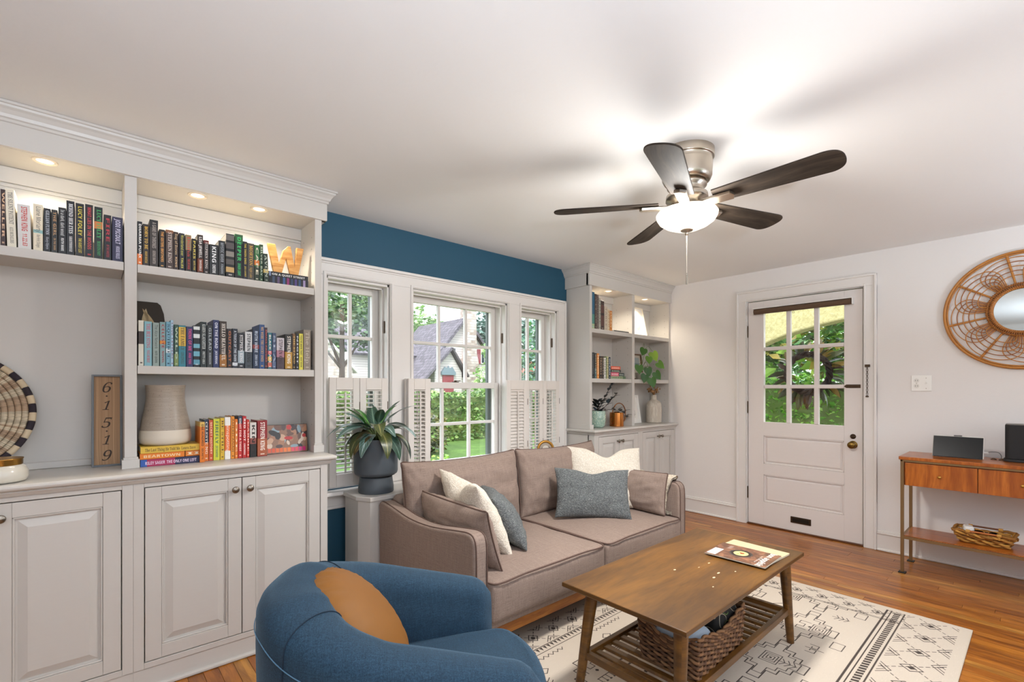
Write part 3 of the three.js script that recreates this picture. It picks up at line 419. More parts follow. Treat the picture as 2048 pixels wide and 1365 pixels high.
// ---------------------------------------------------------------- sofa
{
  const s = thing('sofa', 'taupe two-seat fabric sofa with sloped arms in front of the windows', 'sofa', [0, 0, 0]);
  const xl = 1.235, xr = 3.045, zf = -1.625, zb = -2.53, at_ = 0.082;
  const prof = [[-2.528, 0.165], [-2.532, 0.59], [-2.5, 0.607], [-2.42, 0.601], [-2.33, 0.588], [-2.22, 0.573], [-2.1, 0.569], [-1.98, 0.575], [-1.86, 0.59], [-1.76, 0.604], [-1.69, 0.611], [-1.655, 0.604], [-1.636, 0.58], [-1.63, 0.54], [-1.63, 0.165]];
  const sh = new THREE.Shape(); sh.moveTo(prof[0][0], prof[0][1]); sh.lineTo(prof[1][0], prof[1][1]); sh.splineThru(prof.slice(2, 14).map(([a, b]) => V2(a, b))); sh.lineTo(prof[14][0], prof[14][1]); sh.closePath();
  const pipeL = prof.slice(1, 15);
  for (const [x0, side] of [[xl, 0], [xr - at_, 1]]) {
    const g = extrude(sh, at_, 0.014, 4, 48); g.rotateY(-PI / 2); g.scale(-1, 1, 1); // shape x (world z) -> z
    // after the turn: shape-x runs along z, depth along x
    const p = g.attributes.position; for (let i = 0; i < p.count; i++) { const X = p.getX(i), Y = p.getY(i), Z = p.getZ(i); p.setXYZ(i, X, Y, Z); }
    g.computeVertexNormals();
    const bbx = new THREE.Box3().setFromBufferAttribute(p); g.translate(x0 - bbx.min.x, 0, 0);
    const arm = mesh('arm', boxUV(fixWinding(g)), M.sofa, s);
    for (const px of [x0 + 0.012, x0 + at_ - 0.012]) mesh('piping', tube(pipeL.map(([z, y]) => V3(px, y + (y > 0.55 ? 0.0005 : 0), z)), 0.0036, 90, 6), M.sofaPipe, arm);
  }
  mesh('back_frame', smoothUV(at(softBox(xr - xl - 2 * at_ + 0.01, 0.47, 0.1, 0.03, { lump: 0.003 }), (xl + xr) / 2, 0.165, -2.478)), M.sofa, s);
  mesh('seat_base', at(softBox(xr - xl - 2 * at_ + 0.004, 0.09, 0.84, 0.012), (xl + xr) / 2, 0.165, -2.06), M.sofa, s);
  const mid = (xl + xr) / 2, w = (xr - xl - 2 * at_) / 2;
  for (const [cx, sd] of [[mid - w / 2, 1], [mid + w / 2, 2]]) {
    const c = mesh('seat_cushion', at(softBox(w - 0.004, 0.185, 0.80, 0.03, { crown: 0.035, lump: 0.006, seed: sd, wrinkle: 0.007, bulge: 0.012 }), cx, 0.2, -2.01), M.sofa, s);
    const hw = w / 2 - 0.006, y = 0.386, pts = [V3(cx - hw, y, -2.3), V3(cx - hw, y, -1.9), V3(cx - hw, y - 0.002, -1.65), V3(cx - hw + 0.02, y - 0.004, -1.614), V3(cx - hw * 0.5, y + 0.004, -1.604), V3(cx, y + 0.006, -1.6), V3(cx + hw * 0.5, y + 0.004, -1.604), V3(cx + hw - 0.02, y - 0.004, -1.614), V3(cx + hw, y - 0.002, -1.65), V3(cx + hw, y, -1.9), V3(cx + hw, y, -2.3)];
    mesh('piping', tube(pts, 0.0042, 120, 6), M.sofaPipe, c);
  }
  [[mid - w / 2 - 0.012, 3, w + 0.02], [mid + w / 2 + 0.006, 4, w - 0.01]].forEach(([cx, sd, ww]) => {
    const p = pillow(ww, 0.455, 0.22, { seed: sd, crease: 0.015, sag: 0.012, pucker: 0.007, n: 44, conc: 0.028, puff: 0.36 });
    const c = sub(s, 'back_cushion', [cx, 0.385, -2.325]); c.rotation.x = -0.12;
    mesh('cover', p.geo, M.sofa, c); mesh('piping', tube(p.outline, 0.0045, 160, 6, true), M.sofaPipe, c);
  });
  mesh('wood_plinth', [bb(xl + 0.03, xr - 0.03, 0.115, 0.166, zf - 0.05, zf - 0.025, 0.004), bb(xl + 0.03, xr - 0.03, 0.115, 0.166, zb + 0.05, zb + 0.08, 0.004), bb(xl + 0.03, xl + 0.055, 0.115, 0.166, zb + 0.05, zf - 0.03, 0.004), bb(xr - 0.055, xr - 0.03, 0.115, 0.166, zb + 0.05, zf - 0.03, 0.004)], M.sofaWood, s);
  for (const x of [xl + 0.09, xr - 0.09]) for (const z of [zf - 0.08, zb + 0.1]) mesh('leg', cyl(0.015, 0.022, 0.113, x, 0.004, z, 14), M.sofaWood, s);
}
function fixWinding(g) {      // make triangle winding agree with outward normals after a mirror
  const p = g.attributes.position, c = V3(), b = new THREE.Box3().setFromBufferAttribute(p); b.getCenter(c);
  let vol = 0; const A = V3(), B = V3(), C = V3();
  for (let i = 0; i < p.count; i += 3) { A.fromBufferAttribute(p, i).sub(c); B.fromBufferAttribute(p, i + 1).sub(c); C.fromBufferAttribute(p, i + 2).sub(c); vol += A.dot(B.clone().cross(C)); }
  if (vol < 0) for (let i = 0; i < p.count; i += 3) { A.fromBufferAttribute(p, i + 1); B.fromBufferAttribute(p, i + 2); p.setXYZ(i + 1, B.x, B.y, B.z); p.setXYZ(i + 2, A.x, A.y, A.z); }
  g.computeVertexNormals(); return g;
}
// cushions on the sofa
putPillow('arm_cushion', 'taupe piped cushion leaning on the near sofa arm', pillow(0.62, 0.31, 0.17, { seed: 7, crease: 0.012, pucker: 0.006, conc: 0.04 }), M.sofa, [1.46, 0.385, -2.0], 88, 17, M.sofaPipe);
putPillow('throw_pillow', 'cream boucle pillow leaning among the cushions near the planter', pillow(0.46, 0.46, 0.17, { seed: 8, crease: 0.012, chop: 0.06 }), M.boucleWhite, [1.655, 0.385, -2.02], 78, 29, null, 3);
putPillow('throw_pillow', 'charcoal boucle lumbar pillow leaning against the cream pillow', pillow(0.5, 0.33, 0.16, { seed: 9, crease: 0.012 }), M.boucleGrey, [1.81, 0.4, -1.99], 62, 33, null, -3);
putPillow('throw_pillow', 'large white boucle pillow behind the grey lumbar pillow', pillow(0.55, 0.46, 0.17, { seed: 10, crease: 0.012, chop: 0.075 }), M.boucleWhite, [2.72, 0.405, -2.02], -36, 27, null, -2);
putPillow('throw_pillow', 'grey boucle lumbar pillow propped on the white pillow', pillow(0.5, 0.33, 0.15, { seed: 11, crease: 0.012, chop: 0.03 }), M.boucleGrey, [2.425, 0.41, -1.93], -41, 24, null, -2);
putPillow('arm_cushion', 'taupe cushion standing against the far sofa arm', pillow(0.52, 0.28, 0.14, { seed: 12, crease: 0.012, pucker: 0.005, conc: 0.04 }), M.sofa, [2.875, 0.395, -1.95], -88, 8, M.sofaPipe);
{ // throw over the far arm
  const o = thing('throw_blanket', 'cream nubby throw blanket draped over the far sofa arm', 'blanket');
  const pts = [[2.945, 0.4], [2.94, 0.5], [2.945, 0.585], [2.962, 0.622], [3.0, 0.63], [3.04, 0.622], [3.058, 0.59], [3.062, 0.5], [3.066, 0.4], [3.066, 0.3]];
  const cv = new THREE.CatmullRomCurve3(pts.map(([x, y]) => V3(x, y, 0)));
  const surf = (off) => grid(48, 30, (u, v) => { const p = cv.getPoint(u), t = cv.getTangent(u), n = [-t.y, t.x]; const z = lerp(-1.99, -1.72 + 0.05 * Math.sin(u * 5), v) + 0.015 * Math.sin(u * 9 + v * 3); const lump = off + 0.008 * N3(u * 14, v * 9, 3) + 0.006 * N3(u * 40, v * 34, 7); const zz = -1.7 - (1 - v) * 0.0; void zz; return [p.x + n[0] * lump, Math.max(p.y + n[1] * lump, 0.395) + (u > 0.85 ? 0 : 0), z]; });
  const a = surf(0.008), b = surf(0.02);
  const idx = b.index.array; for (let i = 0; i < idx.length; i += 3) { const k = idx[i + 1]; idx[i + 1] = idx[i + 2]; idx[i + 2] = k; } b.computeVertexNormals();
  mesh('cloth', [boxUV(flat(a)), boxUV(flat(b))], M.throw, o);
  const fr = []; const r = rng(3); for (let i = 0; i < 46; i++) { const z = lerp(-1.985, -1.68, i / 45); fr.push(tube([V3(2.935 + r() * 0.012, 0.415, z), V3(2.93 + r() * 0.012, 0.402, z + (r() - 0.5) * 0.02), V3(2.92 + r() * 0.012, 0.396, z + (r() - 0.5) * 0.03)], 0.004, 4, 5)); }
  mesh('fringe', fr, M.throw, o).userData.kind = 'stuff';
}
// ---------------------------------------------------------------- barrel chair
{
  const c = thing('barrel_chair', 'blue fabric barrel armchair in front of the white cabinets', 'armchair', [0.926, 0, -1.06], Math.atan2(-0.433, 0.9));
  // local axes: +x is where the chair faces, the arm ends are at x = 0
  const a = 0.268, Ls = 0.335, th = 0.062, n = 96, thick = (s) => { const k = Math.abs(s - 0.5) * 2; return th + 0.026 * Math.pow(clamp(1 - k / 0.9, 0, 1), 0.8); }, ctr = (s) => -(thick(s) - th);
  const total = 2 * Ls + PI * a, path = (s) => { const d = s * total; if (d < Ls) return { x: -d, z: a, nx: 0, nz: 1 }; if (d > total - Ls) return { x: -(total - d), z: -a, nx: 0, nz: -1 }; const q = (d - Ls) / a; return { x: -Ls - a * Math.sin(q), z: a * Math.cos(q), nx: -Math.sin(q), nz: Math.cos(q) }; };
  const topH = (s) => { const k = Math.abs(s - 0.5) * 2; return 0.75 - 0.165 * Math.pow(clamp((k - 0.18) / 0.82, 0, 1), 0.9) - 0.006 * k; };
  const sec = []; // cross-section: outward offset in units of th, height from the rim downward in metres
  const ring = 15;
  const surf = grid(n, 44, (u, v) => {
    const s = u, p = path(s), hT = topH(s), end = Math.min(s, 1 - s) * total, e = end < 0.05 ? Math.sqrt(Math.max(0, 1 - ((0.05 - end) / 0.05) ** 2)) : 1, k = 0.35 + 0.65 * e, drop = (1 - e) * 0.045;
    let o, y; const TH = thick(s), T = TH * k, oc = ctr(s);
    if (v < 0.4) { const q = v / 0.4; y = lerp(0.055, hT - drop - th, q); o = oc + T * (1 + 0.08 * Math.sin(q * PI) - 0.6 * Math.pow(1 - q, 1.5)); }
    else if (v < 0.62) { const q = (v - 0.4) / 0.22 * PI; o = oc + T * Math.cos(q); y = hT - drop - th + th * Math.pow(Math.sin(q), 0.8); }
    else { const q = (v - 0.62) / 0.38; y = lerp(hT - drop - th, 0.3, q); o = oc - T * (1 + 0.2 * Math.sin(Math.min(1, q * 1.4) * PI)); }
    const x = p.x + p.nx * o + (end < 0.05 ? (1 - e) * 0.012 : 0), wob = 0.0015 * N3(s * 20, y * 20, 2);
    return [x, y + wob, p.z + p.nz * o];
  });
  void sec; void ring;
  mesh('shell', smoothUV(surf), M.chair, c);
  // arm-end caps
  for (const sgn of [1, -1]) {
    const cap = softBox(0.05, 0.44, 0.085, 0.022); cap.translate(-0.018, 0.075, sgn * a); mesh('arm_front', smoothUV(cap), M.chair, c);
  }
  // seat cushion, D-shaped
  const seatShape = new THREE.Shape(), hw = a - th + 0.008; seatShape.moveTo(-Ls, -hw); seatShape.lineTo(-0.02, -hw); seatShape.quadraticCurveTo(0.05, -hw - 0.01, 0.07, -hw * 0.75); seatShape.quadraticCurveTo(0.125, 0, 0.07, hw * 0.75); seatShape.quadraticCurveTo(0.05, hw + 0.01, -0.02, hw); seatShape.lineTo(-Ls, hw); seatShape.absarc(-Ls, 0, hw, PI / 2, PI * 1.5, false);
  const sg = extrude(seatShape, 0.17, 0.03, 6, 24); sg.rotateX(-PI / 2); const sp = sg.attributes.position; for (let i = 0; i < sp.count; i++) { const x = sp.getX(i), y = sp.getY(i), z = sp.getZ(i); if (y > 0.1) sp.setY(i, y + 0.02 * Math.max(0, 1 - (z / 0.25) ** 2)); } sg.translate(0, 0.265, 0);
  mesh('seat_cushion', smoothUV(sg), M.chair, c);
  const bs = extrude(seatShape, 0.21, 0.01, 2, 24); bs.rotateX(-PI / 2); bs.translate(-0.02, 0.055, 0); mesh('seat_base', smoothUV(bs), M.chair, c);
  mesh('swivel_base', cyl(0.22, 0.21, 0.05, -0.3, 0.004, 0, 40), M.black, c);
  // seams: two across the back of the rim, one under the rim outside
  const seamM = P({ color: 0x16293a, roughness: 0.9 });
  for (const s of [0.36, 0.64]) { const p = path(s), hT = topH(s), pts = []; for (let k = 0; k <= 18; k++) { const q = k / 18 * PI * 1.0 - 0.0, o = ctr(s) + (thick(s) + 0.001) * Math.cos(q); pts.push(V3(p.x + p.nx * o, hT - th + (th + 0.001) * Math.pow(Math.max(0, Math.sin(q)), 0.8), p.z + p.nz * o)); } { const o = ctr(s) - thick(s) * 1.2, o2 = ctr(s) + thick(s) * 1.06; pts.push(V3(p.x + p.nx * o, hT - th - 0.11, p.z + p.nz * o)); pts.unshift(V3(p.x + p.nx * o2, hT - th - 0.09, p.z + p.nz * o2)); } mesh('seam', tube(pts, 0.0014, 40, 5), seamM, c); }
  const lowSeam = []; for (let i = 4; i <= 92; i += 2) { const s = i / 96, p = path(s); const o = ctr(s) + thick(s) * 1.035; lowSeam.push(V3(p.x + p.nx * o, topH(s) - th - 0.02, p.z + p.nz * o)); } mesh('seam', tube(lowSeam, 0.0013, 120, 5), P({ color: 0x5f86a3, roughness: 0.9 }), c);
  for (const sgn of [1, -1]) void sgn;
}
{ // mustard velvet cushion in the chair
  const p = (() => { const g = new THREE.SphereGeometry(1, 56, 40), q = g.attributes.position; for (let i = 0; i < q.count; i++) { let x = q.getX(i), y = q.getY(i), z = q.getZ(i); const ang = Math.atan2(y, x), rr = Math.hypot(x, y); const rim = Math.pow(rr, 6); const k = 0.184, t = 0.088; const pl = 0.006 * rim * Math.sin(ang * 34) + 0.004 * Math.pow(rr, 3) * Math.sin(ang * 21 + 2); const zz = Math.sign(z) * Math.pow(Math.abs(z), 0.8) * t + pl * (1 - Math.abs(z) * 0.3); q.setXYZ(i, x * k, y * k + k, zz); } return smoothUV(g); })();
  const o = thing('round_cushion', 'round mustard velvet cushion resting in the blue armchair', 'cushion', [0.655, 0.455, -1.2]); o.rotation.order = 'YXZ'; o.rotation.y = 62 * PI / 180; o.rotation.x = -0.72;
  mesh('cover', p, M.velvet, o);
  const seam = []; for (let i = 0; i < 60; i++) { const b = i / 60 * 2 * PI; seam.push(V3(0.183 * Math.cos(b), 0.184 + 0.183 * Math.sin(b), 0)); }
  mesh('piping', tube(seam, 0.003, 120, 6, true), M.velvet, o);
}
// ---------------------------------------------------------------- coffee table
{
  const t = thing('coffee_table', 'walnut coffee table with splayed legs and slatted lower shelf', 'coffee table');
  const x0 = 1.459, x1 = 2.604, z0 = -1.325, z1 = -0.777;
  const top = extrude(poly([[x0, -z1], [x1, -z1], [x1, -z0], [x0, -z0]]), 0.02, 0.004, 2); top.rotateX(-PI / 2); top.translate(0, 0.43, 0);
  const tt = boxUV(top); mesh('tabletop', tt, M.table, t);
  mesh('under_bevel', [bb(x0 + 0.03, x1 - 0.03, 0.418, 0.431, z0 + 0.03, z1 - 0.03, 0.006)], M.tableLeg, t);
  for (const sx of [0, 1]) for (const sz of [0, 1]) {
    const X = sx ? x1 - 0.085 : x0 + 0.075, Z = sz ? z1 - 0.06 : z0 + 0.1, fx = sx ? x1 - 0.045 : x0 + 0.035, fz = sz ? z1 - 0.045 : z0 + 0.06;
    mesh('leg', boxUV(rod(V3(fx, 0.009, fz), V3(X, 0.425, Z), 0.0165, 0.026, 20)), M.tableLeg, t);
  }
  const y = 0.15;
  for (const z of [z0 + 0.085, z1 - 0.055]) mesh('shelf_rail', bb(x0 + 0.05, x1 - 0.06, y, y + 0.03, z - 0.012, z + 0.012, 0.003), M.tableLeg, t);
  for (const x of [x0 + 0.055, x1 - 0.07]) mesh('shelf_rail', bb(x - 0.012, x + 0.012, y, y + 0.03, z0 + 0.07, z1 - 0.045, 0.003), M.tableLeg, t);
  const g = swapUV(bb(-0.014, 0.014, 0, 0.014, z0 + 0.09, z1 - 0.06, 0.003));
  for (let i = 0; i < 17; i++) { const s = mesh('slat', g, M.tableLeg, t); s.position.set(lerp(x0 + 0.105, x1 - 0.12, i / 16), y + 0.006, 0); }
  const r = rng(4), nick = []; for (let i = 0; i < 7; i++) { nick.push(new THREE.CircleGeometry(0.002 + r() * 0.003, 7).scale(1 + r() * 2, 1, 1).rotateX(-PI / 2).translate(1.85 + r() * 0.35, 0.4504, -1.1 + r() * 0.22)); }
  mesh('finish_chips', nick.map(flat), P({ color: 0xd9c3a0, roughness: 0.8 }), t);
}
// woven basket on the lower shelf: each row is a strand that goes in and out
function strandRow(w, d, y, r, amp, n, phase, dip, rad = 0.05) {
  const pts = [], per = 2 * (w + d), hw = w / 2 - rad, hd = d / 2 - rad, N = n * 4;
  for (let i = 0; i < N; i++) {
    let s = i / N * per, x, z, nx, nz;
    if (s < w) { x = -w / 2 + s; z = d / 2; nx = 0; nz = 1; } else if (s < w + d) { x = w / 2; z = d / 2 - (s - w); nx = 1; nz = 0; } else if (s < 2 * w + d) { x = w / 2 - (s - w - d); z = -d / 2; nx = 0; nz = -1; } else { x = -w / 2; z = -d / 2 + (s - 2 * w - d); nx = -1; nz = 0; }
    const o = amp * Math.sin(i / 4 * PI + phase);
    let yy = y + r * 0.5 * Math.cos(i / 4 * PI + phase); if (dip) yy -= dip * Math.exp(-((nx ? z / (d * 0.3) : x / (w * 0.3)) ** 2));
    pts.push(V3(x + nx * o, yy, z + nz * o));
  }
  return tube(pts, r, N * 2, 5, true);
}
const wickerMs = [0x6b4a30, 0x86603f, 0x5a3c27].map((c) => P({ color: c, roughness: 0.85 }));
{
  const b = thing('woven_basket', 'brown woven storage basket on the coffee table shelf', 'basket', [1.865, 0.171, -0.965], 0.03);
  const w = 0.43, d = 0.25;
  for (let k = 0; k < 17; k++) mesh('woven_row', strandRow(w - 0.02 + k * 0.0012, d - 0.02 + k * 0.0012, 0.008 + k * 0.0096, 0.0062, 0.004, 44, (k % 2) * PI, k > 8 ? 0.0045 * (k - 8) : 0), wickerMs[k % 3], b);
  mesh('inner_lining', [bb(-w / 2 + 0.02, w / 2 - 0.02, 0.002, 0.006, -d / 2 + 0.02, d / 2 - 0.02), bb(-w / 2 + 0.014, -w / 2 + 0.018, 0.002, 0.115, -d / 2 + 0.014, d / 2 - 0.014), bb(w / 2 - 0.018, w / 2 - 0.014, 0.002, 0.115, -d / 2 + 0.014, d / 2 - 0.014), bb(-w / 2 + 0.014, w / 2 - 0.014, 0.002, 0.115, -d / 2 + 0.014, -d / 2 + 0.018), bb(-w / 2 + 0.014, w / 2 - 0.014, 0.002, 0.115, d / 2 - 0.018, d / 2 - 0.014)], P({ color: 0x2e1f14, roughness: 0.95 }), b);
  const h = new THREE.Shape(); h.absellipse(0, 0, 0.045, 0.018, 0, PI * 2);
  const blue = thing('folded_blanket', 'pale blue cloth folded inside the woven basket', 'cloth', [1.755, 0.182, -0.955]);
  mesh('fold', at(softBox(0.17, 0.125, 0.19, 0.035, { crown: 0.02, lump: 0.012, seed: 5 }), 0, 0, 0), P({ color: 0xb9c8d6, roughness: 0.7 }), blue);
  const dark = thing('board_game_box', 'black cloth with pale swirl print inside the woven basket', 'cloth', [1.97, 0.182, -0.955]);
  const cnv = document.createElement('canvas'); cnv.width = cnv.height = 128; const q = cnv.getContext('2d'); q.fillStyle = '#14110f'; q.fillRect(0, 0, 128, 128); q.lineWidth = 2; const r = rng(9); for (let i = 0; i < 14; i++) { q.strokeStyle = ['#6c8f46', '#b9b09a', '#8f3b3a', '#4f6b3a'][i % 4]; q.beginPath(); q.arc(r() * 128, r() * 128, 6 + r() * 16, r() * 6, r() * 6 + 4); q.stroke(); }
  const tx = new THREE.CanvasTexture(cnv); tx.colorSpace = THREE.SRGBColorSpace; tx.wrapS = tx.wrapT = THREE.RepeatWrapping; tx.repeat.set(6, 6); dark.name = 'printed_cloth';
  mesh('fold', at(softBox(0.2, 0.15, 0.18, 0.03, { crown: 0.015, lump: 0.015, seed: 8 }), 0, 0, 0), P({ map: tx, roughness: 0.8 }), dark);
}
// magazines on the table
{
  const cnv = document.createElement('canvas'); cnv.width = 512; cnv.height = 660; const q = cnv.getContext('2d'), r = rng(12);
  q.fillStyle = '#6a4632'; q.fillRect(0, 0, 512, 660);
  for (let i = 0; i < 260; i++) { q.fillStyle = ['#8a5a3e', '#a87052', '#4b3126', '#c18a63', '#5d3a2c', '#7b5a48'][i % 6]; q.globalAlpha = 0.35; q.beginPath(); q.ellipse(r() * 512, r() * 660, 20 + r() * 50, 10 + r() * 24, r() * 3, 0, 7); q.fill(); }
  q.globalAlpha = 1; q.fillStyle = '#2c211d'; q.beginPath(); q.ellipse(250, 350, 128, 124, 0, 0, 7); q.fill(); q.strokeStyle = '#8d8175'; q.lineWidth = 3; q.beginPath(); q.ellipse(250, 350, 120, 116, 0, 0, 7); q.stroke();
  q.fillStyle = '#f0dc8c'; q.beginPath(); q.ellipse(250, 350, 82, 78, 0, 0, 7); q.fill(); q.fillStyle = '#a8572b'; q.beginPath(); q.ellipse(240, 340, 30, 22, 0, 0, 7); q.fill(); q.fillStyle = '#5f8a3a'; q.beginPath(); q.ellipse(285, 372, 16, 10, 1, 0, 7); q.fill(); q.fillStyle = '#7b3a22'; q.beginPath(); q.ellipse(222, 366, 14, 10, 1, 0, 7); q.fill();
  q.fillStyle = '#f4f0ea'; q.font = 'bold 92px sans-serif'; q.textAlign = 'center'; q.fillText('bon appétit', 256, 110); q.font = '24px sans-serif'; q.fillText('the comfort food issue', 300, 150);
  q.fillStyle = '#9b8074'; q.fillRect(60, 500, 120, 40); q.fillStyle = '#f3f1ee'; q.fillRect(250, 545, 240, 100);
  const tx = new THREE.CanvasTexture(cnv); tx.colorSpace = THREE.SRGBColorSpace;
  const mag = (label, x, z, y, turn, t, coverM, torn) => {
    const o = thing('magazine', label, 'magazine', [x, y, z], turn);
    const pages = bb(-0.104, 0.104, 0.0005, t - 0.0005, -0.134, 0.134, 0.001); mesh('pages', pages, torn ?? M.paper, o);
    mesh('back_cover', bb(-0.105, 0.105, 0, 0.0008, -0.136, 0.136), M.paper, o);
    const c = new THREE.PlaneGeometry(0.212, 0.272); c.rotateX(-PI / 2); const cover = bb(-0.105, 0.105, t - 0.0008, t - 0.0001, -0.136, 0.136); mesh('cover', [cover], M.paper, o); c.translate(0, t + 0.0002, 0); mesh('cover_print', flat(c), coverM, o); return o;
  };
  mag('older magazine with worn cream page edges under the food magazine', 2.415, -0.952, 0.4505, PI - 0.06, 0.007, P({ color: 0xcdb894, roughness: 0.6 }), P({ color: 0xd8c39a, roughness: 0.9 }));
  mag('food magazine with a bowl on the cover atop the coffee table', 2.318, -0.951, 0.4578, PI + 0.02, 0.005, P({ map: tx, roughness: 0.3 }));
}
// ---------------------------------------------------------------- rug
{
  const W = 2.44, D = 1.56, S = 820, cnv = document.createElement('canvas'); cnv.width = 2000; cnv.height = 1280; const q = cnv.getContext('2d'), r = rng(41);
  q.fillStyle = '#cdbfae'; q.fillRect(0, 0, 2000, 1280);
  for (let i = 0; i < 9000; i++) { q.fillStyle = r() > 0.5 ? 'rgba(230,220,206,0.30)' : 'rgba(160,146,130,0.16)'; q.fillRect(r() * 2000, r() * 1280, 1 + r() * 14, 1); }
  const ink = '#463c36'; q.strokeStyle = ink; q.fillStyle = ink; q.lineJoin = 'miter';
  const line = (pts, w = 3, close) => { q.lineWidth = w; q.beginPath(); pts.forEach(([x, y], i) => (i ? q.lineTo(x, y) : q.moveTo(x, y))); if (close) q.closePath(); q.stroke(); };
  const dia = (x, y, a, b, w = 3, fill) => { const p = [[x - a, y], [x, y - b], [x + a, y], [x, y + b]]; if (fill) { q.beginPath(); p.forEach(([u, v], i) => (i ? q.lineTo(u, v) : q.moveTo(u, v))); q.fill(); } else line(p, w, true); };
  const comb = (x0, y0, x1, y1, n, len) => { const dx = (x1 - x0) / n, dy = (y1 - y0) / n, l = Math.hypot(dx, dy), nx = -dy / l, ny = dx / l; for (let i = 0; i < n; i++) { const x = x0 + dx * i, y = y0 + dy * i; q.beginPath(); q.moveTo(x, y); q.lineTo(x + dx * 0.75, y + dy * 0.75); q.lineTo(x + dx * 0.35 + nx * len, y + dy * 0.35 + ny * len); q.fill(); } };
  const dash = (x0, y0, x1, y1, w = 3) => { q.setLineDash([16, 8]); line([[x0, y0], [x1, y1]], w); q.setLineDash([]); };
  const zig = (x0, y0, x1, y1, n, a, w = 3) => { const p = []; for (let i = 0; i <= n; i++) p.push([lerp(x0, x1, i / n) + (y0 === y1 ? 0 : (i % 2 ? a : 0)), lerp(y0, y1, i / n) + (y0 === y1 ? (i % 2 ? a : 0) : 0)]); line(p, w); };
  // lattice of diamonds along one long edge (canvas bottom) and along the right end
  const lattice = (x0, y0, w, h, s) => { q.save(); q.beginPath(); q.rect(x0, y0, w, h); q.clip(); for (let k = -40; k < 60; k++) { dash(x0 + k * s, y0, x0 + k * s + h, y0 + h, 3); dash(x0 + k * s, y0 + h, x0 + k * s + h, y0, 3); } for (let i = 0; i < w / s + 1; i++) { const cx = x0 + i * s + s / 2; dia(cx, y0 + h / 2 + (i % 2 ? s / 2 : 0) * 0, s * 0.2, s * 0.22, 4); dia(cx, y0 + h / 2, s * 0.09, s * 0.1, 3, true); for (const v of [0, h]) { dia(cx + s / 2, y0 + v, s * 0.3, s * 0.26, 3); dia(cx + s / 2, y0 + v, s * 0.18, s * 0.15, 3); } } q.restore(); };
  const border = 34, band = 170;
  lattice(border, 1280 - border - band, 2000 - border * 2, band, 150);
  lattice(border, border, 2000 - border * 2, 120, 120);
  q.save(); q.translate(2000 - border, border + 120); q.rotate(PI / 2); lattice(0, 0, 1280 - 2 * border - band - 120, 130, 110); q.restore();
  const ix0 = border, ix1 = 2000 - border - 130, iy0 = border + 128, iy1 = 1280 - border - band - 10;
  // comb band next to the wide lattice
  line([[ix0, iy1], [2000 - border, iy1]], 5); comb(ix0 + 10, iy1 - 34, 2000 - border - 20, iy1 - 34, 90, 24); comb(2000 - border - 20, iy1 - 12, ix0 + 10, iy1 - 12, 90, 20); line([[ix0, iy1 - 46], [2000 - border, iy1 - 46]], 4); line([[ix0, iy1 - 62], [2000 - border, iy1 - 62]], 7);
  comb(ix0, iy0 + 4, ix1, iy0 + 4, 90, 22); line([[ix0, iy0], [ix1, iy0]], 4); line([[ix0, iy0 + 34], [ix1, iy0 + 34]], 3); line([[ix1, iy0], [ix1, iy1]], 4); line([[ix1 + 10, iy0], [ix1 + 10, iy1]], 3);
  // stepped medallions in the field
  const step = (cx, cy, s, w = 4) => { const p = [[1, 0], [1, 1], [2, 1], [2, 2], [3, 2], [3, 3], [5, 3]].map(([a, b]) => [a, b - 3.6]); const o = []; for (const [sx, sy, rev] of [[1, 1, 0], [1, -1, 1], [-1, -1, 0], [-1, 1, 1]]) { const l = p.map(([a, b]) => [cx + sx * a * s, cy + sy * b * s]); o.push(...(rev ? l.reverse() : l)); } line(o, w, true); };
  const motif = (x, y, k) => { switch (k % 6) { case 0: dia(x, y, 46, 34, 4); dia(x, y, 28, 20, 3); dia(x, y, 10, 8, 2, true); break; case 1: line([[x - 44, y], [x + 44, y]], 3); for (let i = -2; i <= 2; i++) { line([[x + i * 20, y], [x + i * 20, y + 26]], 3); q.fillRect(x + i * 20 - 5, y + 24, 10, 6); } break; case 2: line([[x - 34, y - 26], [x - 34, y + 6], [x - 6, y + 6], [x - 6, y - 14], [x - 20, y - 14]], 3); line([[x + 34, y - 26], [x + 34, y + 6], [x + 6, y + 6], [x + 6, y - 14], [x + 20, y - 14]], 3); line([[x, y - 34], [x, y + 30]], 3); break; case 3: line([[x, y - 36], [x, y + 30]], 3); for (let i = 0; i < 3; i++) { line([[x - 24, y - 24 + i * 18], [x, y - 10 + i * 18], [x + 24, y - 24 + i * 18]], 3); } break; case 4: for (let i = 0; i < 3; i++) q.strokeRect(x - 14 - i * 12, y - 12 - i * 9, 28 + i * 24, 24 + i * 18); q.fillRect(x - 5, y - 4, 10, 8); break; default: line([[x - 40, y + 20], [x - 40, y - 20], [x - 14, y - 20], [x - 14, y + 4], [x + 14, y + 4], [x + 14, y - 20], [x + 40, y - 20], [x + 40, y + 20]], 3); dia(x, y + 24, 8, 8, 2, true); } };
  q.save(); q.beginPath(); q.rect(ix0, iy0 + 40, ix1 - ix0, iy1 - iy0 - 106); q.clip();
  const fy0 = iy0 + 40, fh = iy1 - 66 - fy0;
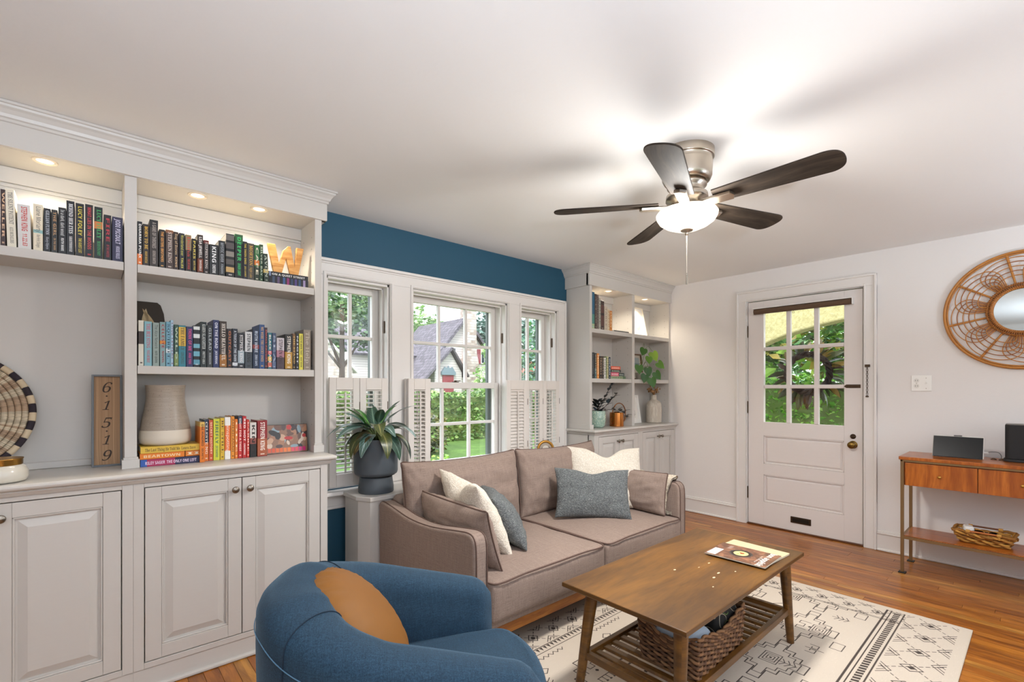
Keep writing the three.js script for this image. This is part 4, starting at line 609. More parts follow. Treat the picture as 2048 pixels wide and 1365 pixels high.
  for (let i = 0; i < 5; i++) { const cx = ix0 + 190 + i * 370; step(cx, fy0 + fh * 0.3, 34); step(cx, fy0 + fh * 0.3, 27, 3); step(cx + 185, fy0 + fh * 0.74, 34); step(cx + 185, fy0 + fh * 0.74, 27, 3); motif(cx, fy0 + fh * 0.3, i); motif(cx, fy0 + fh * 0.3 - 60, i + 4); motif(cx + 185, fy0 + fh * 0.74, i + 2); motif(cx + 185, fy0 + fh * 0.74 + 60, i + 1); motif(cx + 185, fy0 + fh * 0.18, i + 3); motif(cx, fy0 + fh * 0.86, i + 5); line([[cx - 185, fy0 + fh * 0.55], [cx - 90, fy0 + fh * 0.5], [cx, fy0 + fh * 0.6], [cx + 90, fy0 + fh * 0.5], [cx + 185, fy0 + fh * 0.55]], 4); motif(cx + 95, fy0 + fh * 0.52 + 50, i); zig(cx - 160, fy0 + 14, cx + 20, fy0 + 14, 14, 14, 3); dia(cx - 150, fy0 + fh * 0.1, 24, 18, 3); q.fillRect(cx + 120, fy0 + fh * 0.4, 14, 12); q.strokeRect(cx + 60, fy0 + fh * 0.9, 60, 40); }
  q.restore();
  const tx = new THREE.CanvasTexture(cnv); tx.colorSpace = THREE.SRGBColorSpace; void S;
  const o = thing('area_rug', 'cream area rug with dark tribal line pattern under the coffee table', 'rug', [3.387 - W / 2, 0, -0.244 - D / 2]);
  const g = new THREE.BoxGeometry(W, 0.007, D); g.translate(0, 0.0042, 0); const uv = g.attributes.uv, pp = g.attributes.position; for (let i = 0; i < uv.count; i++) uv.setXY(i, pp.getX(i) / W + 0.5, 0.5 - pp.getZ(i) / D);
  mesh('pile', flat(g), P({ map: tx, roughness: 0.95, bumpMap: weaveBump, bumpScale: 0.0006 }), o);
  mesh('bound_edge', [bb(-W / 2 - 0.004, W / 2 + 0.004, 0.0006, 0.0075, -D / 2 - 0.005, -D / 2 + 0.002, 0.003), bb(-W / 2 - 0.004, W / 2 + 0.004, 0.0006, 0.0075, D / 2 - 0.002, D / 2 + 0.005, 0.003), bb(-W / 2 - 0.005, -W / 2 + 0.002, 0.0006, 0.0075, -D / 2, D / 2, 0.003), bb(W / 2 - 0.002, W / 2 + 0.005, 0.0006, 0.0075, -D / 2, D / 2, 0.003)], P({ color: 0xc9bba8, roughness: 0.95 }), o);
}
// ---------------------------------------------------------------- console table by the door wall
{
  const c = thing('console_table', 'walnut console table with drawers and bronze metal legs', 'console table'), x0 = 4.115, x1 = 4.5, z0 = -0.655, z1 = 0.5, y = 0.79;
  mesh('tabletop', swapUV(bb(x0, x1, y - 0.022, y, z0, z1, 0.003)), M.console, c);
  mesh('top_band', [bb(x0 + 0.004, x0 + 0.016, y - 0.034, y - 0.022, z0 + 0.012, z1 - 0.012), bb(x0 + 0.004, x1, y - 0.034, y - 0.022, z0 + 0.008, z0 + 0.02)], M.consoleMetal, c);
  mesh('apron_box', [swapUV(bb(x0 + 0.03, x1 - 0.01, 0.594, y - 0.034, z0 + 0.024, z1 - 0.024))], M.console, c);
  const zz = [z0 + 0.03, -0.27, 0.113, z1 - 0.03];
  for (let i = 0; i < 3; i++) {
    const d = mesh('drawer', swapUV(bb(x0 + 0.014, x0 + 0.032, 0.596, y - 0.04, zz[i] + 0.002, zz[i + 1] - 0.002, 0.0015)), M.console, c);
    const k = lathe([[0, 0], [0.004, 0], [0.004, 0.01], [0.009, 0.014], [0.009, 0.02], [0, 0.022]], 18); k.rotateZ(PI / 2); k.translate(x0 + 0.014, 0.673, (zz[i] + zz[i + 1]) / 2); mesh('knob', k, M.brass, d);
  }
  for (const z of [z0 + 0.018, z1 - 0.018]) for (const x of [x0 + 0.012, x1 - 0.06]) { const l = mesh('leg', bb(x - 0.009, x + 0.009, 0.006, y - 0.034, z - 0.009, z + 0.009, 0.001), M.consoleMetal, c); mesh('foot_pad', bb(x - 0.024, x + 0.024, 0, 0.006, z - 0.02, z + 0.02, 0.002), M.black, l); }
  mesh('shelf_frame', [bb(x0 + 0.004, x0 + 0.018, 0.232, 0.25, z0 + 0.018, z1 - 0.018), bb(x1 - 0.068, x1 - 0.052, 0.232, 0.25, z0 + 0.018, z1 - 0.018), bb(x0 + 0.01, x1 - 0.06, 0.232, 0.25, z0 + 0.01, z0 + 0.026), bb(x0 + 0.01, x1 - 0.06, 0.232, 0.25, z1 - 0.026, z1 - 0.01)], M.consoleMetal, c);
  mesh('shelf', swapUV(bb(x0 + 0.018, x1 - 0.068, 0.236, 0.254, z0 + 0.026, z1 - 0.026)), M.console, c);
}
{ // tablet-like smart display
  const t = thing('smart_display', 'dark tablet screen in a white frame on the console table', 'tablet', [4.3, 0.79, -0.38], -0.03);
  const mk = (w, h, d, m, n, xo) => { const g = new RoundedBoxGeometry(d, h, w, 3, 0.006); g.translate(xo, h / 2, 0); g.rotateZ(-0.32); g.translate(0, 0.002, 0); return mesh(n, flat(g), m, t); };
  mk(0.252, 0.15, 0.012, P({ color: 0xcfcac3, roughness: 0.4 }), 'case', 0.0045); mk(0.244, 0.142, 0.004, P({ color: 0x0c0b0c, roughness: 0.3, specularIntensity: 0.4 }), 'screen', -0.0035);
  mesh('stand', [bb(0.04, 0.1, 0, 0.012, -0.05, 0.05, 0.004), rod(V3(0.045, 0.1, 0), V3(0.09, 0.006, 0), 0.012, 0.02)], P({ color: 0xbdb8b0, roughness: 0.5 }), t);
  mesh('top_button', bb(0.036, 0.05, 0.143, 0.147, -0.02, 0.02, 0.001), M.black, t);
}
{ // speaker
  const s = thing('speaker', 'black cabinet speaker on a base at the end of the console table', 'speaker', [4.36, 0.79, -0.065]);
  const sh = new THREE.Shape(); const rr = 0.03, w = 0.19, d = 0.125; sh.moveTo(-d / 2 + rr, -w / 2); sh.lineTo(d / 2 - rr, -w / 2); sh.quadraticCurveTo(d / 2, -w / 2, d / 2, -w / 2 + rr); sh.lineTo(d / 2, w / 2 - rr); sh.quadraticCurveTo(d / 2, w / 2, d / 2 - rr, w / 2); sh.lineTo(-d / 2 + rr, w / 2); sh.quadraticCurveTo(-d / 2, w / 2, -d / 2, w / 2 - rr); sh.lineTo(-d / 2, -w / 2 + rr); sh.quadraticCurveTo(-d / 2, -w / 2, -d / 2 + rr, -w / 2);
  const b = extrude(sh, 0.215, 0.004, 2); b.rotateX(-PI / 2); b.translate(0, 0.018, 0);
  mesh('cabinet', b, P({ color: 0x121214, roughness: 0.65 }), s);
  const base = extrude(sh, 0.018, 0.004, 2); base.rotateX(-PI / 2); base.scale(1.06, 1, 1.08); mesh('foot', base, M.black, s);
  const cap = extrude(sh, 0.006, 0.002, 1); cap.rotateX(-PI / 2); cap.scale(0.98, 1, 0.98); cap.translate(0, 0.232, 0); mesh('top_cap', cap, P({ color: 0x6a6763, roughness: 0.4 }), s);
  const cnv = document.createElement('canvas'); cnv.width = 40; cnv.height = 128; const q = cnv.getContext('2d'); q.fillStyle = '#121214'; q.fillRect(0, 0, 40, 128); q.fillStyle = '#e8e6e2'; q.translate(20, 64); q.rotate(PI / 2); q.font = 'bold 30px sans-serif'; q.textAlign = 'center'; q.textBaseline = 'middle'; q.fillText('SONOS', 0, 2, 118);
  const tx = new THREE.CanvasTexture(cnv); tx.colorSpace = THREE.SRGBColorSpace; const pl = new THREE.PlaneGeometry(0.011, 0.036); pl.rotateY(-PI / 2); pl.translate(-d / 2 - 0.0006, 0.205, -0.006); mesh('logo_badge', flat(pl), P({ map: tx, roughness: 0.5 }), s);
}
{ // cable and two little clips between them
  const c = thing('charging_cable', 'thin charging cable between the tablet and the speaker', 'cable');
  mesh('wire', tube([V3(4.37, 0.83, -0.26), V3(4.385, 0.838, -0.22), V3(4.39, 0.835, -0.19), V3(4.385, 0.815, -0.178), V3(4.38, 0.797, -0.178)], 0.0016, 30, 6), P({ color: 0x4a433c, roughness: 0.6 }), c);
  mesh('plug', bb(4.362, 4.376, 0.822, 0.838, -0.268, -0.235, 0.004), M.white, c);
  [[-0.212, 'small tortoiseshell hair clip beside the tablet on the console'], [-0.176, 'small tortoiseshell hair clip next to the speaker foot']].forEach(([z, l]) => { const h = thing('hair_clip', l, 'hair clip', [4.37, 0.79, z], 0.4); mesh('shell', flat(new THREE.SphereGeometry(0.013, 16, 8, 0, PI * 2, 0, PI / 2).scale(1, 0.85, 1)), P({ color: 0x5a3a1e, roughness: 0.25 }), h); for (let i = 0; i < 6; i++) mesh('tooth', rod(V3(0.011 * Math.cos(i), 0.004, 0.011 * Math.sin(i)), V3(0.015 * Math.cos(i), 0.0005, 0.015 * Math.sin(i)), 0.0016), P({ color: 0x4a2e16, roughness: 0.3 }), h); });
}
{ // seagrass tray basket on the console shelf
  const b = thing('seagrass_basket', 'chunky seagrass basket with wooden handles on the console shelf', 'basket', [4.29, 0.255, -0.25], PI / 2);
  const cols = [0xa8752f, 0xbf8b3e, 0x8f5f24].map((c) => P({ color: c, roughness: 0.8 }));
  for (let k = 0; k < 6; k++) mesh('woven_row', strandRow(0.22 + k * 0.012, 0.11 + k * 0.012, 0.012 + k * 0.014, 0.0088, 0.005, 20, (k % 2) * PI, k > 3 ? 0.012 * (k - 3) : 0), cols[k % 3], b);
  mesh('woven_floor', bb(-0.11, 0.11, 0.001, 0.006, -0.055, 0.055, 0.002), cols[2], b);
  for (const z of [0.092, -0.092]) { mesh('handle', rod(V3(-0.075, 0.083, z), V3(0.075, 0.083, z), 0.006), P({ color: z > 0 ? 0x6a3c1e : 0xb0642a, roughness: 0.4 }), b); for (const x of [-0.07, 0.07]) mesh('handle_wrap', [cyl(0.01, 0.01, 0.02, 0, -0.01, 0, 12).rotateZ(PI / 2).translate(x, 0.083, z), rod(V3(x, 0.055, z * 0.96), V3(x, 0.083, z), 0.006)], cols[1], b); }
  const w = thing('paper_packet', 'white paper packet sticking out of the seagrass basket', 'paper', [4.31, 0.28, -0.325], 0.2); mesh('packet', softBox(0.07, 0.07, 0.05, 0.012, { lump: 0.006 }), M.white, w);
  const g = thing('sunglasses', 'dark sunglasses lying in the seagrass basket', 'sunglasses', [4.27, 0.318, -0.24], PI / 2 + 0.1);
  for (const x of [-0.034, 0.034]) mesh('lens', flat(new THREE.SphereGeometry(0.028, 20, 12, 0, PI * 2, 0, PI / 3).scale(1, 0.3, 0.8).rotateX(0.9).translate(x, 0.006, 0)), P({ color: 0x10151c, roughness: 0.08 }), g);
  mesh('frame', [rod(V3(-0.008, 0.014, 0), V3(0.008, 0.014, 0), 0.003), rod(V3(-0.062, 0.012, 0), V3(-0.058, 0.006, -0.05), 0.0025), rod(V3(0.062, 0.012, 0), V3(0.058, 0.006, -0.05), 0.0025)], M.black, g);
  const k = thing('wallet', 'black wallet lying in the far end of the seagrass basket', 'wallet', [4.285, 0.292, -0.185], 0.2); mesh('leather', at(softBox(0.1, 0.022, 0.075, 0.008), 0, 0, 0), P({ color: 0x111214, roughness: 0.6 }), k); mesh('flap', at(softBox(0.1, 0.004, 0.05, 0.0018), 0, 0.022, -0.008), P({ color: 0x1b1c1f, roughness: 0.55 }), k);
}
// ---------------------------------------------------------------- books
// each: [x, width, height, cover, ink, spine text, look, extra blocks [from, to, colour] down the spine, second line, depth in front]
const CW = 64, CH = 512;
function bookRow({ shelf, y, zs, depth, group, rows, ordFrom }) {
  const cnv = document.createElement('canvas'); cnv.width = CW * rows.length; cnv.height = CH; const q = cnv.getContext('2d');
  rows.forEach(([, w, h, bg, fg, text, , blocks, text2], i) => {
    const x = i * CW; q.fillStyle = bg; q.fillRect(x, 0, CW, CH);
    for (const [a, b, c] of blocks ?? []) { q.fillStyle = c; q.fillRect(x, a * CH, CW, (b - a) * CH); }
    const k = (w / h) / (CW / CH);            // real proportions against the cell's
    const put = (t, y0, y1, size, col) => { q.save(); q.translate(x + CW / 2, y0 * CH); q.rotate(PI / 2); q.fillStyle = col; q.textBaseline = 'middle'; q.scale(1, 1 / Math.max(0.3, k) * 0.0 + 1); q.font = (t === t.toUpperCase() ? 'bold ' : '') + size + 'px ' + (i % 3 === 1 ? 'serif' : 'sans-serif'); const len = (y1 - y0) * CH; const m = q.measureText(t).width; if (m > 0) { q.scale(len / m, 1); q.fillText(t, 0, 0); } q.restore(); };
    if (text) put(text, 0.05, text2 ? 0.6 : 0.84, Math.min(52, 40), fg); if (text2) put(text2, 0.65, 0.93, 30, fg);
    if (!text2) { q.fillStyle = fg; q.globalAlpha = 0.8; q.fillRect(x + CW * 0.3, CH * 0.92, CW * 0.4, CH * 0.03); q.globalAlpha = 1; }
  });
  const tx = new THREE.CanvasTexture(cnv); tx.colorSpace = THREE.SRGBColorSpace;
  const m = P({ map: tx, roughness: 0.42 });
  return rows.map(([x, w, h, bg, , , look, , , out, tilt], i) => {
    const n = rows.length, u0 = i / n, u1 = (i + 1) / n, D = depth, t = Math.min(0.0018, w * 0.12);
    const mk = (g, spine) => { const p = g.attributes.position, uv = g.attributes.uv; for (let k = 0; k < p.count; k++) { if (spine) uv.setXY(k, lerp(u0, u1, clamp(p.getX(k) / w, 0, 1) * 0.98 + 0.01), clamp(p.getY(k) / h, 0.002, 0.998)); else uv.setXY(k, lerp(u0, u1, 0.05), clamp(p.getY(k) / h, 0.01, 0.99)); } return g; };
    const wd = w - 0.0012, o = thing('book', `${look}, ${ORD[i + (ordFrom ?? 0)]} on ${shelf}`, 'book', [x + 0.0006, y, zs + (out ?? 0)], 0, group);
    mesh('cover', [mk(bb(0, wd, 0, h, -t, 0, 0.0006), true), mk(bb(0, t, 0, h, -D, -t), false), mk(bb(wd - t, wd, 0, h, -D, -t), false)], m, o);
    mesh('pages', bb(t, wd - t, 0.002, h - 0.002, -D + 0.003, -t), M.paper, o);
    if (tilt) o.rotation.z = tilt; void bg; return o;
  });
}
bookRow({ shelf: 'the top shelf over the plate', y: 1.7935, zs: -2.637, depth: 0.14, group: 'thrillers on the first top shelf', rows: [
  [-0.254, 0.015, 0.217, '#3a2622', '#d8b08a', 'WELLER', 'dark brown spine with gold lettering'],
  [-0.236, 0.026, 0.222, '#e6ddc8', '#5b5650', 'THE SILENT PATIENT', 'cream hardcover leaning slightly', null, 'ALEX MICHAELIDES', 0, 0.03],
  [-0.207, 0.037, 0.173, '#d9d5d0', '#c23a32', 'STEPHEN KING', 'thick pale grey paperback with red lettering', null, '11.22.63', 0, 0.02],
  [-0.166, 0.028, 0.185, '#e6d9bf', '#3c3b3a', 'Liane Moriarty', 'cream paperback with dark script', [[0.55, 0.62, '#8fb4b0']], 'Nine Perfect Strangers'],
  [-0.137, 0.021, 0.175, '#1d1d20', '#c7c9cf', 'GILLIAN FLYNN', 'black paperback with small pale lettering', null, 'Sharp Objects'],
  [-0.115, 0.019, 0.175, '#2b2a27', '#b58a5a', 'THE GIRL', 'near-black slim paperback with tan lettering', null, 'IN THE DARK'],
  [-0.095, 0.024, 0.189, '#151617', '#e2e2de', 'In a dark, dark wood', 'black paperback with white branch lettering', null, 'RUTH WARE'],
  [-0.071, 0.025, 0.222, '#17171a', '#f0efec', 'BEHIND HER EYES', 'tall black hardcover with bold white title', null, 'SARAH PINBOROUGH'],
  [-0.044, 0.027, 0.219, '#1d1b1b', '#d9c63e', 'LUCY FOLEY', 'tall black hardcover with yellow lettering', null, 'THE GUEST LIST'],
  [-0.015, 0.026, 0.222, '#1a1719', '#c8333a', 'WHAT LIES IN THE WOODS', 'tall black hardcover with red lettering'],
  [0.014, 0.027, 0.219, '#16201b', '#3fae5d', 'LUCY FOLEY', 'tall dark hardcover with green lettering', [[0.28, 0.42, '#c8793a']], 'THE HUNTING PARTY'],
  [0.044, 0.025, 0.193, '#141315', '#b02b36', 'FIRE', 'black paperback with red handwritten title', null, 'OF THE VANITIES'],
  [0.071, 0.036, 0.191, '#2c2a47', '#cfcbe0', 'JODI PICOULT', 'wide indigo paperback with white lettering', null, 'HOUSE RULES'],
] });
bookRow({ shelf: 'the shelf of the W', y: 1.7925, zs: -2.637, depth: 0.135, group: 'dark paperbacks beside the wooden W', rows: [
  [0.155, 0.018, 0.192, '#17161a', '#e9e7e2', 'DHARMA PUNX', 'black paperback with a flame at its foot', [[0.74, 0.98, '#e0762f']]],
  [0.174, 0.023, 0.185, '#2b211a', '#e2b53a', 'BORN TO BE', 'brown paperback with yellow lettering', null, 'OGON MATZAI'],
  [0.198, 0.031, 0.21, '#3a322d', '#a39a90', 'A GAME OF THRONES', 'tall grey brown fantasy novel', [[0, 0.16, '#1a1716']], 'GEORGE MARTIN'],
  [0.232, 0.022, 0.174, '#1c1714', '#e3a24a', 'THE SISTERS BROTHERS', 'black paperback with orange lettering'],
  [0.256, 0.029, 0.178, '#4a3932', '#d0c0b2', 'STEPHEN KING', 'taupe brown thick paperback', [[0, 0.08, '#8a5a3a']]],
  [0.285, 0.019, 0.175, '#32211a', '#d9b98a', 'Bag of Bones', 'slim dark brown paperback', null, 'KING'],
  [0.306, 0.022, 0.174, '#20242e', '#d8d04a', 'Wonderland ever', 'navy paperback with yellow script', null, 'TALES'],
  [0.33, 0.024, 0.172, '#2a211d', '#d43a2e', 'Duma', 'paperback with tan top and red lettering', [[0, 0.42, '#8d7a5a']], 'THE RUNNER'],
  [0.355, 0.018, 0.159, '#1d1a19', '#d9c04a', 'PARIS', 'short slim black paperback', null, 'KATE FOX'],
  [0.376, 0.024, 0.182, '#30221d', '#e6e0d8', 'LISA JEWELL', 'dark brown paperback with white and orange lettering', [[0.62, 0.96, '#7a3a1e']], 'INVISIBLE'],
  [0.401, 0.022, 0.161, '#241c1b', '#d2c8c0', 'STEPHEN KING', 'short dark maroon paperback', [[0, 0.1, '#6b2420']]],
  [0.424, 0.037, 0.147, '#232527', '#e8e8e6', 'KING', 'squat black paperback with huge white lettering', null, 'CHRISTINE'],
  [0.462, 0.028, 0.172, '#2b2d2f', '#9aa0a4', 'MYSTIC RIVER', 'charcoal paperback with grey lettering', null, 'FINDERS'],
  [0.493, 0.036, 0.212, '#1c1b1c', '#c9c2b8', '', 'tall book with framed picture panels', [[0.02, 0.15, '#6b6560'], [0.2, 0.34, '#57514f'], [0.4, 0.52, '#8a837a'], [0.58, 0.7, '#5a5450'], [0.76, 0.88, '#c5a36a']]],
  [0.531, 0.036, 0.218, '#15171a', '#3fc268', 'DEEPER', 'tall black hardcover with bright green lettering', [[0, 0.2, '#2f5a36']], 'INNER LIGHT'],
  [0.567, 0.019, 0.189, '#1b1c2c', '#d9be3c', 'THE TAKEN ONES', 'navy paperback with gold lettering', null, 'JESS LOUREY'],
  [0.586, 0.031, 0.185, '#4a463f', '#cfa443', 'MORTON', 'grey brown paperback with gold lettering', null, 'Night Lake'],
  [0.617, 0.024, 0.182, '#2f6a38', '#e0d8c0', 'CAFE', 'green paperback with an orange patch', [[0.42, 0.56, '#d8772e'], [0.6, 1, '#24301f']]],
  [0.641, 0.017, 0.189, '#2c4a2f', '#cfd8c0', 'SILVER BAY', 'slim dark green paperback'],
  [0.659, 0.023, 0.143, '#26352a', '#b9c2b0', 'AVON', 'short deep green paperback leaning at the row end', [[0.55, 0.68, '#c9b06a']], null, 0.012, 0.04],
] });
bookRow({ shelf: 'the middle shelf', y: 1.3515, zs: -2.637, depth: 0.15, group: 'blue books on the middle shelf', rows: [
  [0.159, 0.019, 0.199, '#dcd8c9', '#3a3029', '', 'cream paperback with a brown label', [[0.24, 0.52, '#3a2a20']]],
  [0.179, 0.028, 0.197, '#7fb0bb', '#c23a4a', 'THE BEE STING', 'light teal hardcover with red lettering', null, 'PAUL MURRAY'],
  [0.209, 0.024, 0.194, '#8f9e97', '#3b4742', 'The Alice Network', 'grey green paperback', null, 'KATE QUINN'],
  [0.235, 0.021, 0.199, '#7f9ea1', '#9c2f2b', 'CELESTE', 'grey teal paperback with red foot', [[0.42, 0.5, '#d98a2f']], 'NOVEL'],
  [0.257, 0.017, 0.202, '#6fa3b8', '#173a4a', 'SQUIRREL', 'sky blue paperback', [[0.6, 0.7, '#d8e6ea']]],
  [0.274, 0.011, 0.211, '#9fc0d4', '#7a5a6a', 'LOVE LETTERS', 'very slim pale blue book'],
  [0.287, 0.017, 0.192, '#2f4f42', '#b0c2a8', 'WILD', 'slim forest green paperback', [[0.7, 0.98, '#7b8f55']]],
  [0.304, 0.028, 0.19, '#2e7f8f', '#3a3a2a', 'THE FAMILY', 'teal paperback with a yellow label', [[0.04, 0.5, '#d9b23c']], 'LISA JEWELL'],
  [0.333, 0.027, 0.187, '#2b2e5c', '#d94a8a', 'THINK OF ME', 'indigo paperback with pink script', null, 'AND YOU'],
  [0.361, 0.026, 0.194, '#14171d', '#c7dbe2', '', 'black book with light blue squares', [[0.02, 0.1, '#dfe6e6'], [0.2, 0.3, '#dfe6e6'], [0.44, 0.54, '#6fb0c4'], [0.62, 0.74, '#6fb0c4'], [0.82, 0.94, '#5a98ae']]],
  [0.388, 0.026, 0.214, '#1c2626', '#d2d8d4', 'KARIN SLAUGHTER', 'tall blackish green hardcover', null, 'PRETTY GIRLS'],
  [0.415, 0.023, 0.2, '#2d3235', '#a8b0b2', 'GILEAD', 'dark grey hardcover', null, 'ROBINSON'],
  [0.439, 0.026, 0.228, '#27315e', '#dfe3ee', 'ON THE ROAD', 'tall royal blue hardcover', null, 'JACK KEROUAC'],
  [0.466, 0.031, 0.225, '#3b3028', '#efe9dc', 'HELLO BEAUTIFUL', 'tall brown hardcover with big white lettering', [[0.72, 0.98, '#a06a2a']]],
  [0.498, 0.021, 0.191, '#2b2120', '#c06a3a', 'OUTCAST', 'dark brown paperback with rust lettering'],
  [0.52, 0.024, 0.193, '#1a2230', '#cfd6de', 'A TOUCH OF THE DARK', 'midnight blue paperback', [[0.86, 0.94, '#d8dce0']]],
  [0.544, 0.029, 0.174, '#20242c', '#e8e8e8', 'STEPHEN KING', 'black and silver paperback', [[0.5, 0.86, '#9fb0ba']]],
  [0.575, 0.033, 0.183, '#cfd2d4', '#1c2024', 'STEPHEN KING', 'white paperback with a black tree', [[0.55, 1, '#3d464e']]],
  [0.61, 0.03, 0.2, '#1d2f4a', '#c7d2e0', 'RUTH WARE', 'dark blue hardcover', [[0.4, 0.5, '#8a3a3a']], 'ZERO DAYS'],
  [0.64, 0.025, 0.224, '#2d4f83', '#d8a866', 'WE WERE THE LUCKY ONES', 'tall bright blue hardcover with tan lettering'],
  [0.665, 0.013, 0.211, '#3b2a33', '#c85a5a', 'SMALL FAVORS', 'slim dark red and navy book'],
  [0.679, 0.02, 0.186, '#2d6f80', '#efe6d6', 'BLACK CAKE', 'teal book with a patchwork foot', [[0.5, 0.6, '#c85a6a'], [0.66, 0.78, '#d9b25a'], [0.82, 0.95, '#c86a5a']]],
  [0.7, 0.019, 0.186, '#3a4a6a', '#a8b4c8', 'SEA', 'slate blue slim book', [[0.8, 0.96, '#5a6a8a']]],
  [0.721, 0.038, 0.163, '#c9c2c6', '#3a2430', 'STEPHEN KING', 'short white paperback fading to pink', [[0.4, 0.62, '#b07a8a'], [0.62, 1, '#4a3a44']]],
  [0.762, 0.037, 0.184, '#181615', '#efe9df', 'STEPHEN KING', 'black paperback with a golden foot', [[0.5, 0.98, '#b98a2e']]],
  [0.799, 0.016, 0.19, '#6a4a2a', '#d9b45a', 'THE STAND', 'slim brown and gold book', [[0.6, 1, '#2b211a']]],
  [0.816, 0.015, 0.192, '#1b1c20', '#cfd0d4', 'NIGHT', 'slim black book before the yellow one'],
  [0.832, 0.021, 0.193, '#d9cf45', '#2a2a1c', "YOU'VE BEEN THAT", 'acid yellow book', null, 'NEAT RIVER'],
  [0.855, 0.038, 0.216, '#8d7f70', '#c9bda8', 'The Help', 'thick taupe hardcover at the row end'],
] });
bookRow({ shelf: 'the counter beside the vase', y: 0.9078, zs: -2.632, depth: 0.135, group: 'orange and red books on the counter', rows: [
  [0.381, 0.02, 0.187, '#e07a1e', '#3a2210', 'ONE HUNDRED', 'orange book pulled forward at the row start', [[0, 0.12, '#d8b25a']], 'SECRETS', 0.03],
  [0.402, 0.019, 0.196, '#20344a', '#efe6d6', 'CELESTE NG', 'navy and orange book', [[0.55, 1, '#d9772a']]],
  [0.422, 0.017, 0.193, '#c9542c', '#f0d8b0', 'SECRET HISTORY', 'rust red slim book'],
  [0.44, 0.027, 0.198, '#cfd03a', '#2a6a5a', 'FIREFLY', 'lime yellow paperback', null, 'JOE DIAMOND'],
  [0.468, 0.018, 0.201, '#d9b234', '#5a3a1a', 'BE STILL', 'mustard yellow paperback'],
  [0.487, 0.025, 0.204, '#e8722a', '#f4f0ea', 'Trainspotting', 'orange paperback with white ends', [[0, 0.2, '#efeae2'], [0.8, 1, '#efeae2']]],
  [0.513, 0.016, 0.207, '#e2912f', '#6a3212', 'AMERICANAH', 'amber hardcover'],
  [0.53, 0.013, 0.193, '#e37a22', '#f2e0c0', 'ODE', 'slim bright orange book'],
  [0.544, 0.018, 0.207, '#c22a2a', '#f0dcd0', 'EIGHT FOR A THIEF', 'red book with a navy top', [[0, 0.18, '#2c3f55']]],
  [0.563, 0.018, 0.206, '#bb2427', '#f6f2ec', 'RED HOT', 'bright red book with white lettering', null, 'LIGHTNING'],
  [0.582, 0.012, 0.188, '#cf3a2f', '#f0d8c8', 'CARRIE', 'slim tomato red book'],
  [0.596, 0.03, 0.173, '#d6cfc8', '#2a2220', 'KING', 'white and black paperback', [[0.45, 0.62, '#8a4a40'], [0.62, 1, '#1c1a1a']]],
  [0.63, 0.046, 0.182, '#8c1f22', '#f2e6da', 'STEPHEN KING', 'thick dark red paperback', [[0.5, 0.98, '#a85a3a']]],
] });
// lying books: the row's "height" runs along x
function lyingBook(label, x, y, z, len, thick, depth, bg, fg, text, blocks, mat) {
  const cnv = document.createElement('canvas'); cnv.width = 512; cnv.height = 64; const q = cnv.getContext('2d'); q.fillStyle = bg; q.fillRect(0, 0, 512, 64); for (const [a, b, c] of blocks ?? []) { q.fillStyle = c; q.fillRect(a * 512, 0, (b - a) * 512, 64); }
  q.fillStyle = fg; q.textBaseline = 'middle'; q.font = 'bold 40px ' + (mat ?? 'sans-serif'); q.save(); q.translate(36, 34); const m = q.measureText(text).width; if (m) q.scale(430 / m, 1); q.fillText(text, 0, 0); q.restore();
  const tx = new THREE.CanvasTexture(cnv); tx.colorSpace = THREE.SRGBColorSpace; const o = thing('book', label, 'book', [x, y, z], 0, 'books lying flat'), t = 0.0018;
  const sp = bb(0, len, 0, thick, -t, 0, 0.0006), p = sp.attributes.position, uv = sp.attributes.uv; for (let k = 0; k < p.count; k++) uv.setXY(k, clamp(p.getX(k) / len, 0.002, 0.998), clamp(p.getY(k) / thick, 0.02, 0.98));
  mesh('spine', sp, P({ map: tx, roughness: 0.45 }), o); const cm = P({ color: new THREE.Color(bg), roughness: 0.45 });
  mesh('board', [bb(0, len, 0, t, -depth, -t), bb(0, len, thick - t, thick, -depth, -t)], cm, o); mesh('pages', bb(0.002, len - 0.002, t, thick - t, -depth + 0.003, -t), M.paper, o);
}
lyingBook('blue and magenta book lying at the bottom of the stack under the vase', 0.165, 0.9076, -2.615, 0.225, 0.031, 0.15, '#23264a', '#e0cfe0', 'RILEY SAGER  THE ONLY ONE LEFT', [[0, 0.1, '#2f5aa8'], [0.1, 0.55, '#a82a55']]);
lyingBook('long orange book lying in the middle of the stack under the vase', 0.163, 0.9390, -2.62, 0.162, 0.026, 0.14, '#e57f1c', '#f0d0a0', 'BEARTOWN', null);
lyingBook('short orange book lying beside the long orange one', 0.329, 0.9390, -2.625, 0.062, 0.026, 0.11, '#e8862a', '#f6e2c0', 'II', null);
lyingBook('yellow book with handwritten title lying on top of the vase stack', 0.165, 0.9654, -2.615, 0.222, 0.029, 0.15, '#d8b13c', '#4a3a1c', 'The Last Thing He Told Me  Laura Dave', null, 'serif');
lyingBook('book with dark picture-strip spine lying under the black book below the W', 0.683, 1.7925, -2.627, 0.194, 0.036, 0.13, '#1a1a24', '#c8c0d8', '', [[0.08, 0.14, '#38465e'], [0.2, 0.26, '#5a4a6a'], [0.34, 0.4, '#38588a'], [0.44, 0.5, '#8a2a6a'], [0.54, 0.6, '#2a3a5a'], [0.64, 0.7, '#4a3a7a'], [0.74, 0.8, '#2c4a6a'], [0.86, 0.92, '#9a8ab0']]);
lyingBook('black book with white title lying directly under the W', 0.683, 1.829, -2.63, 0.194, 0.024, 0.13, '#141416', '#e4e4e2', 'ON A QUIET STREET', [[0, 0.05, '#7a8aa8']]);
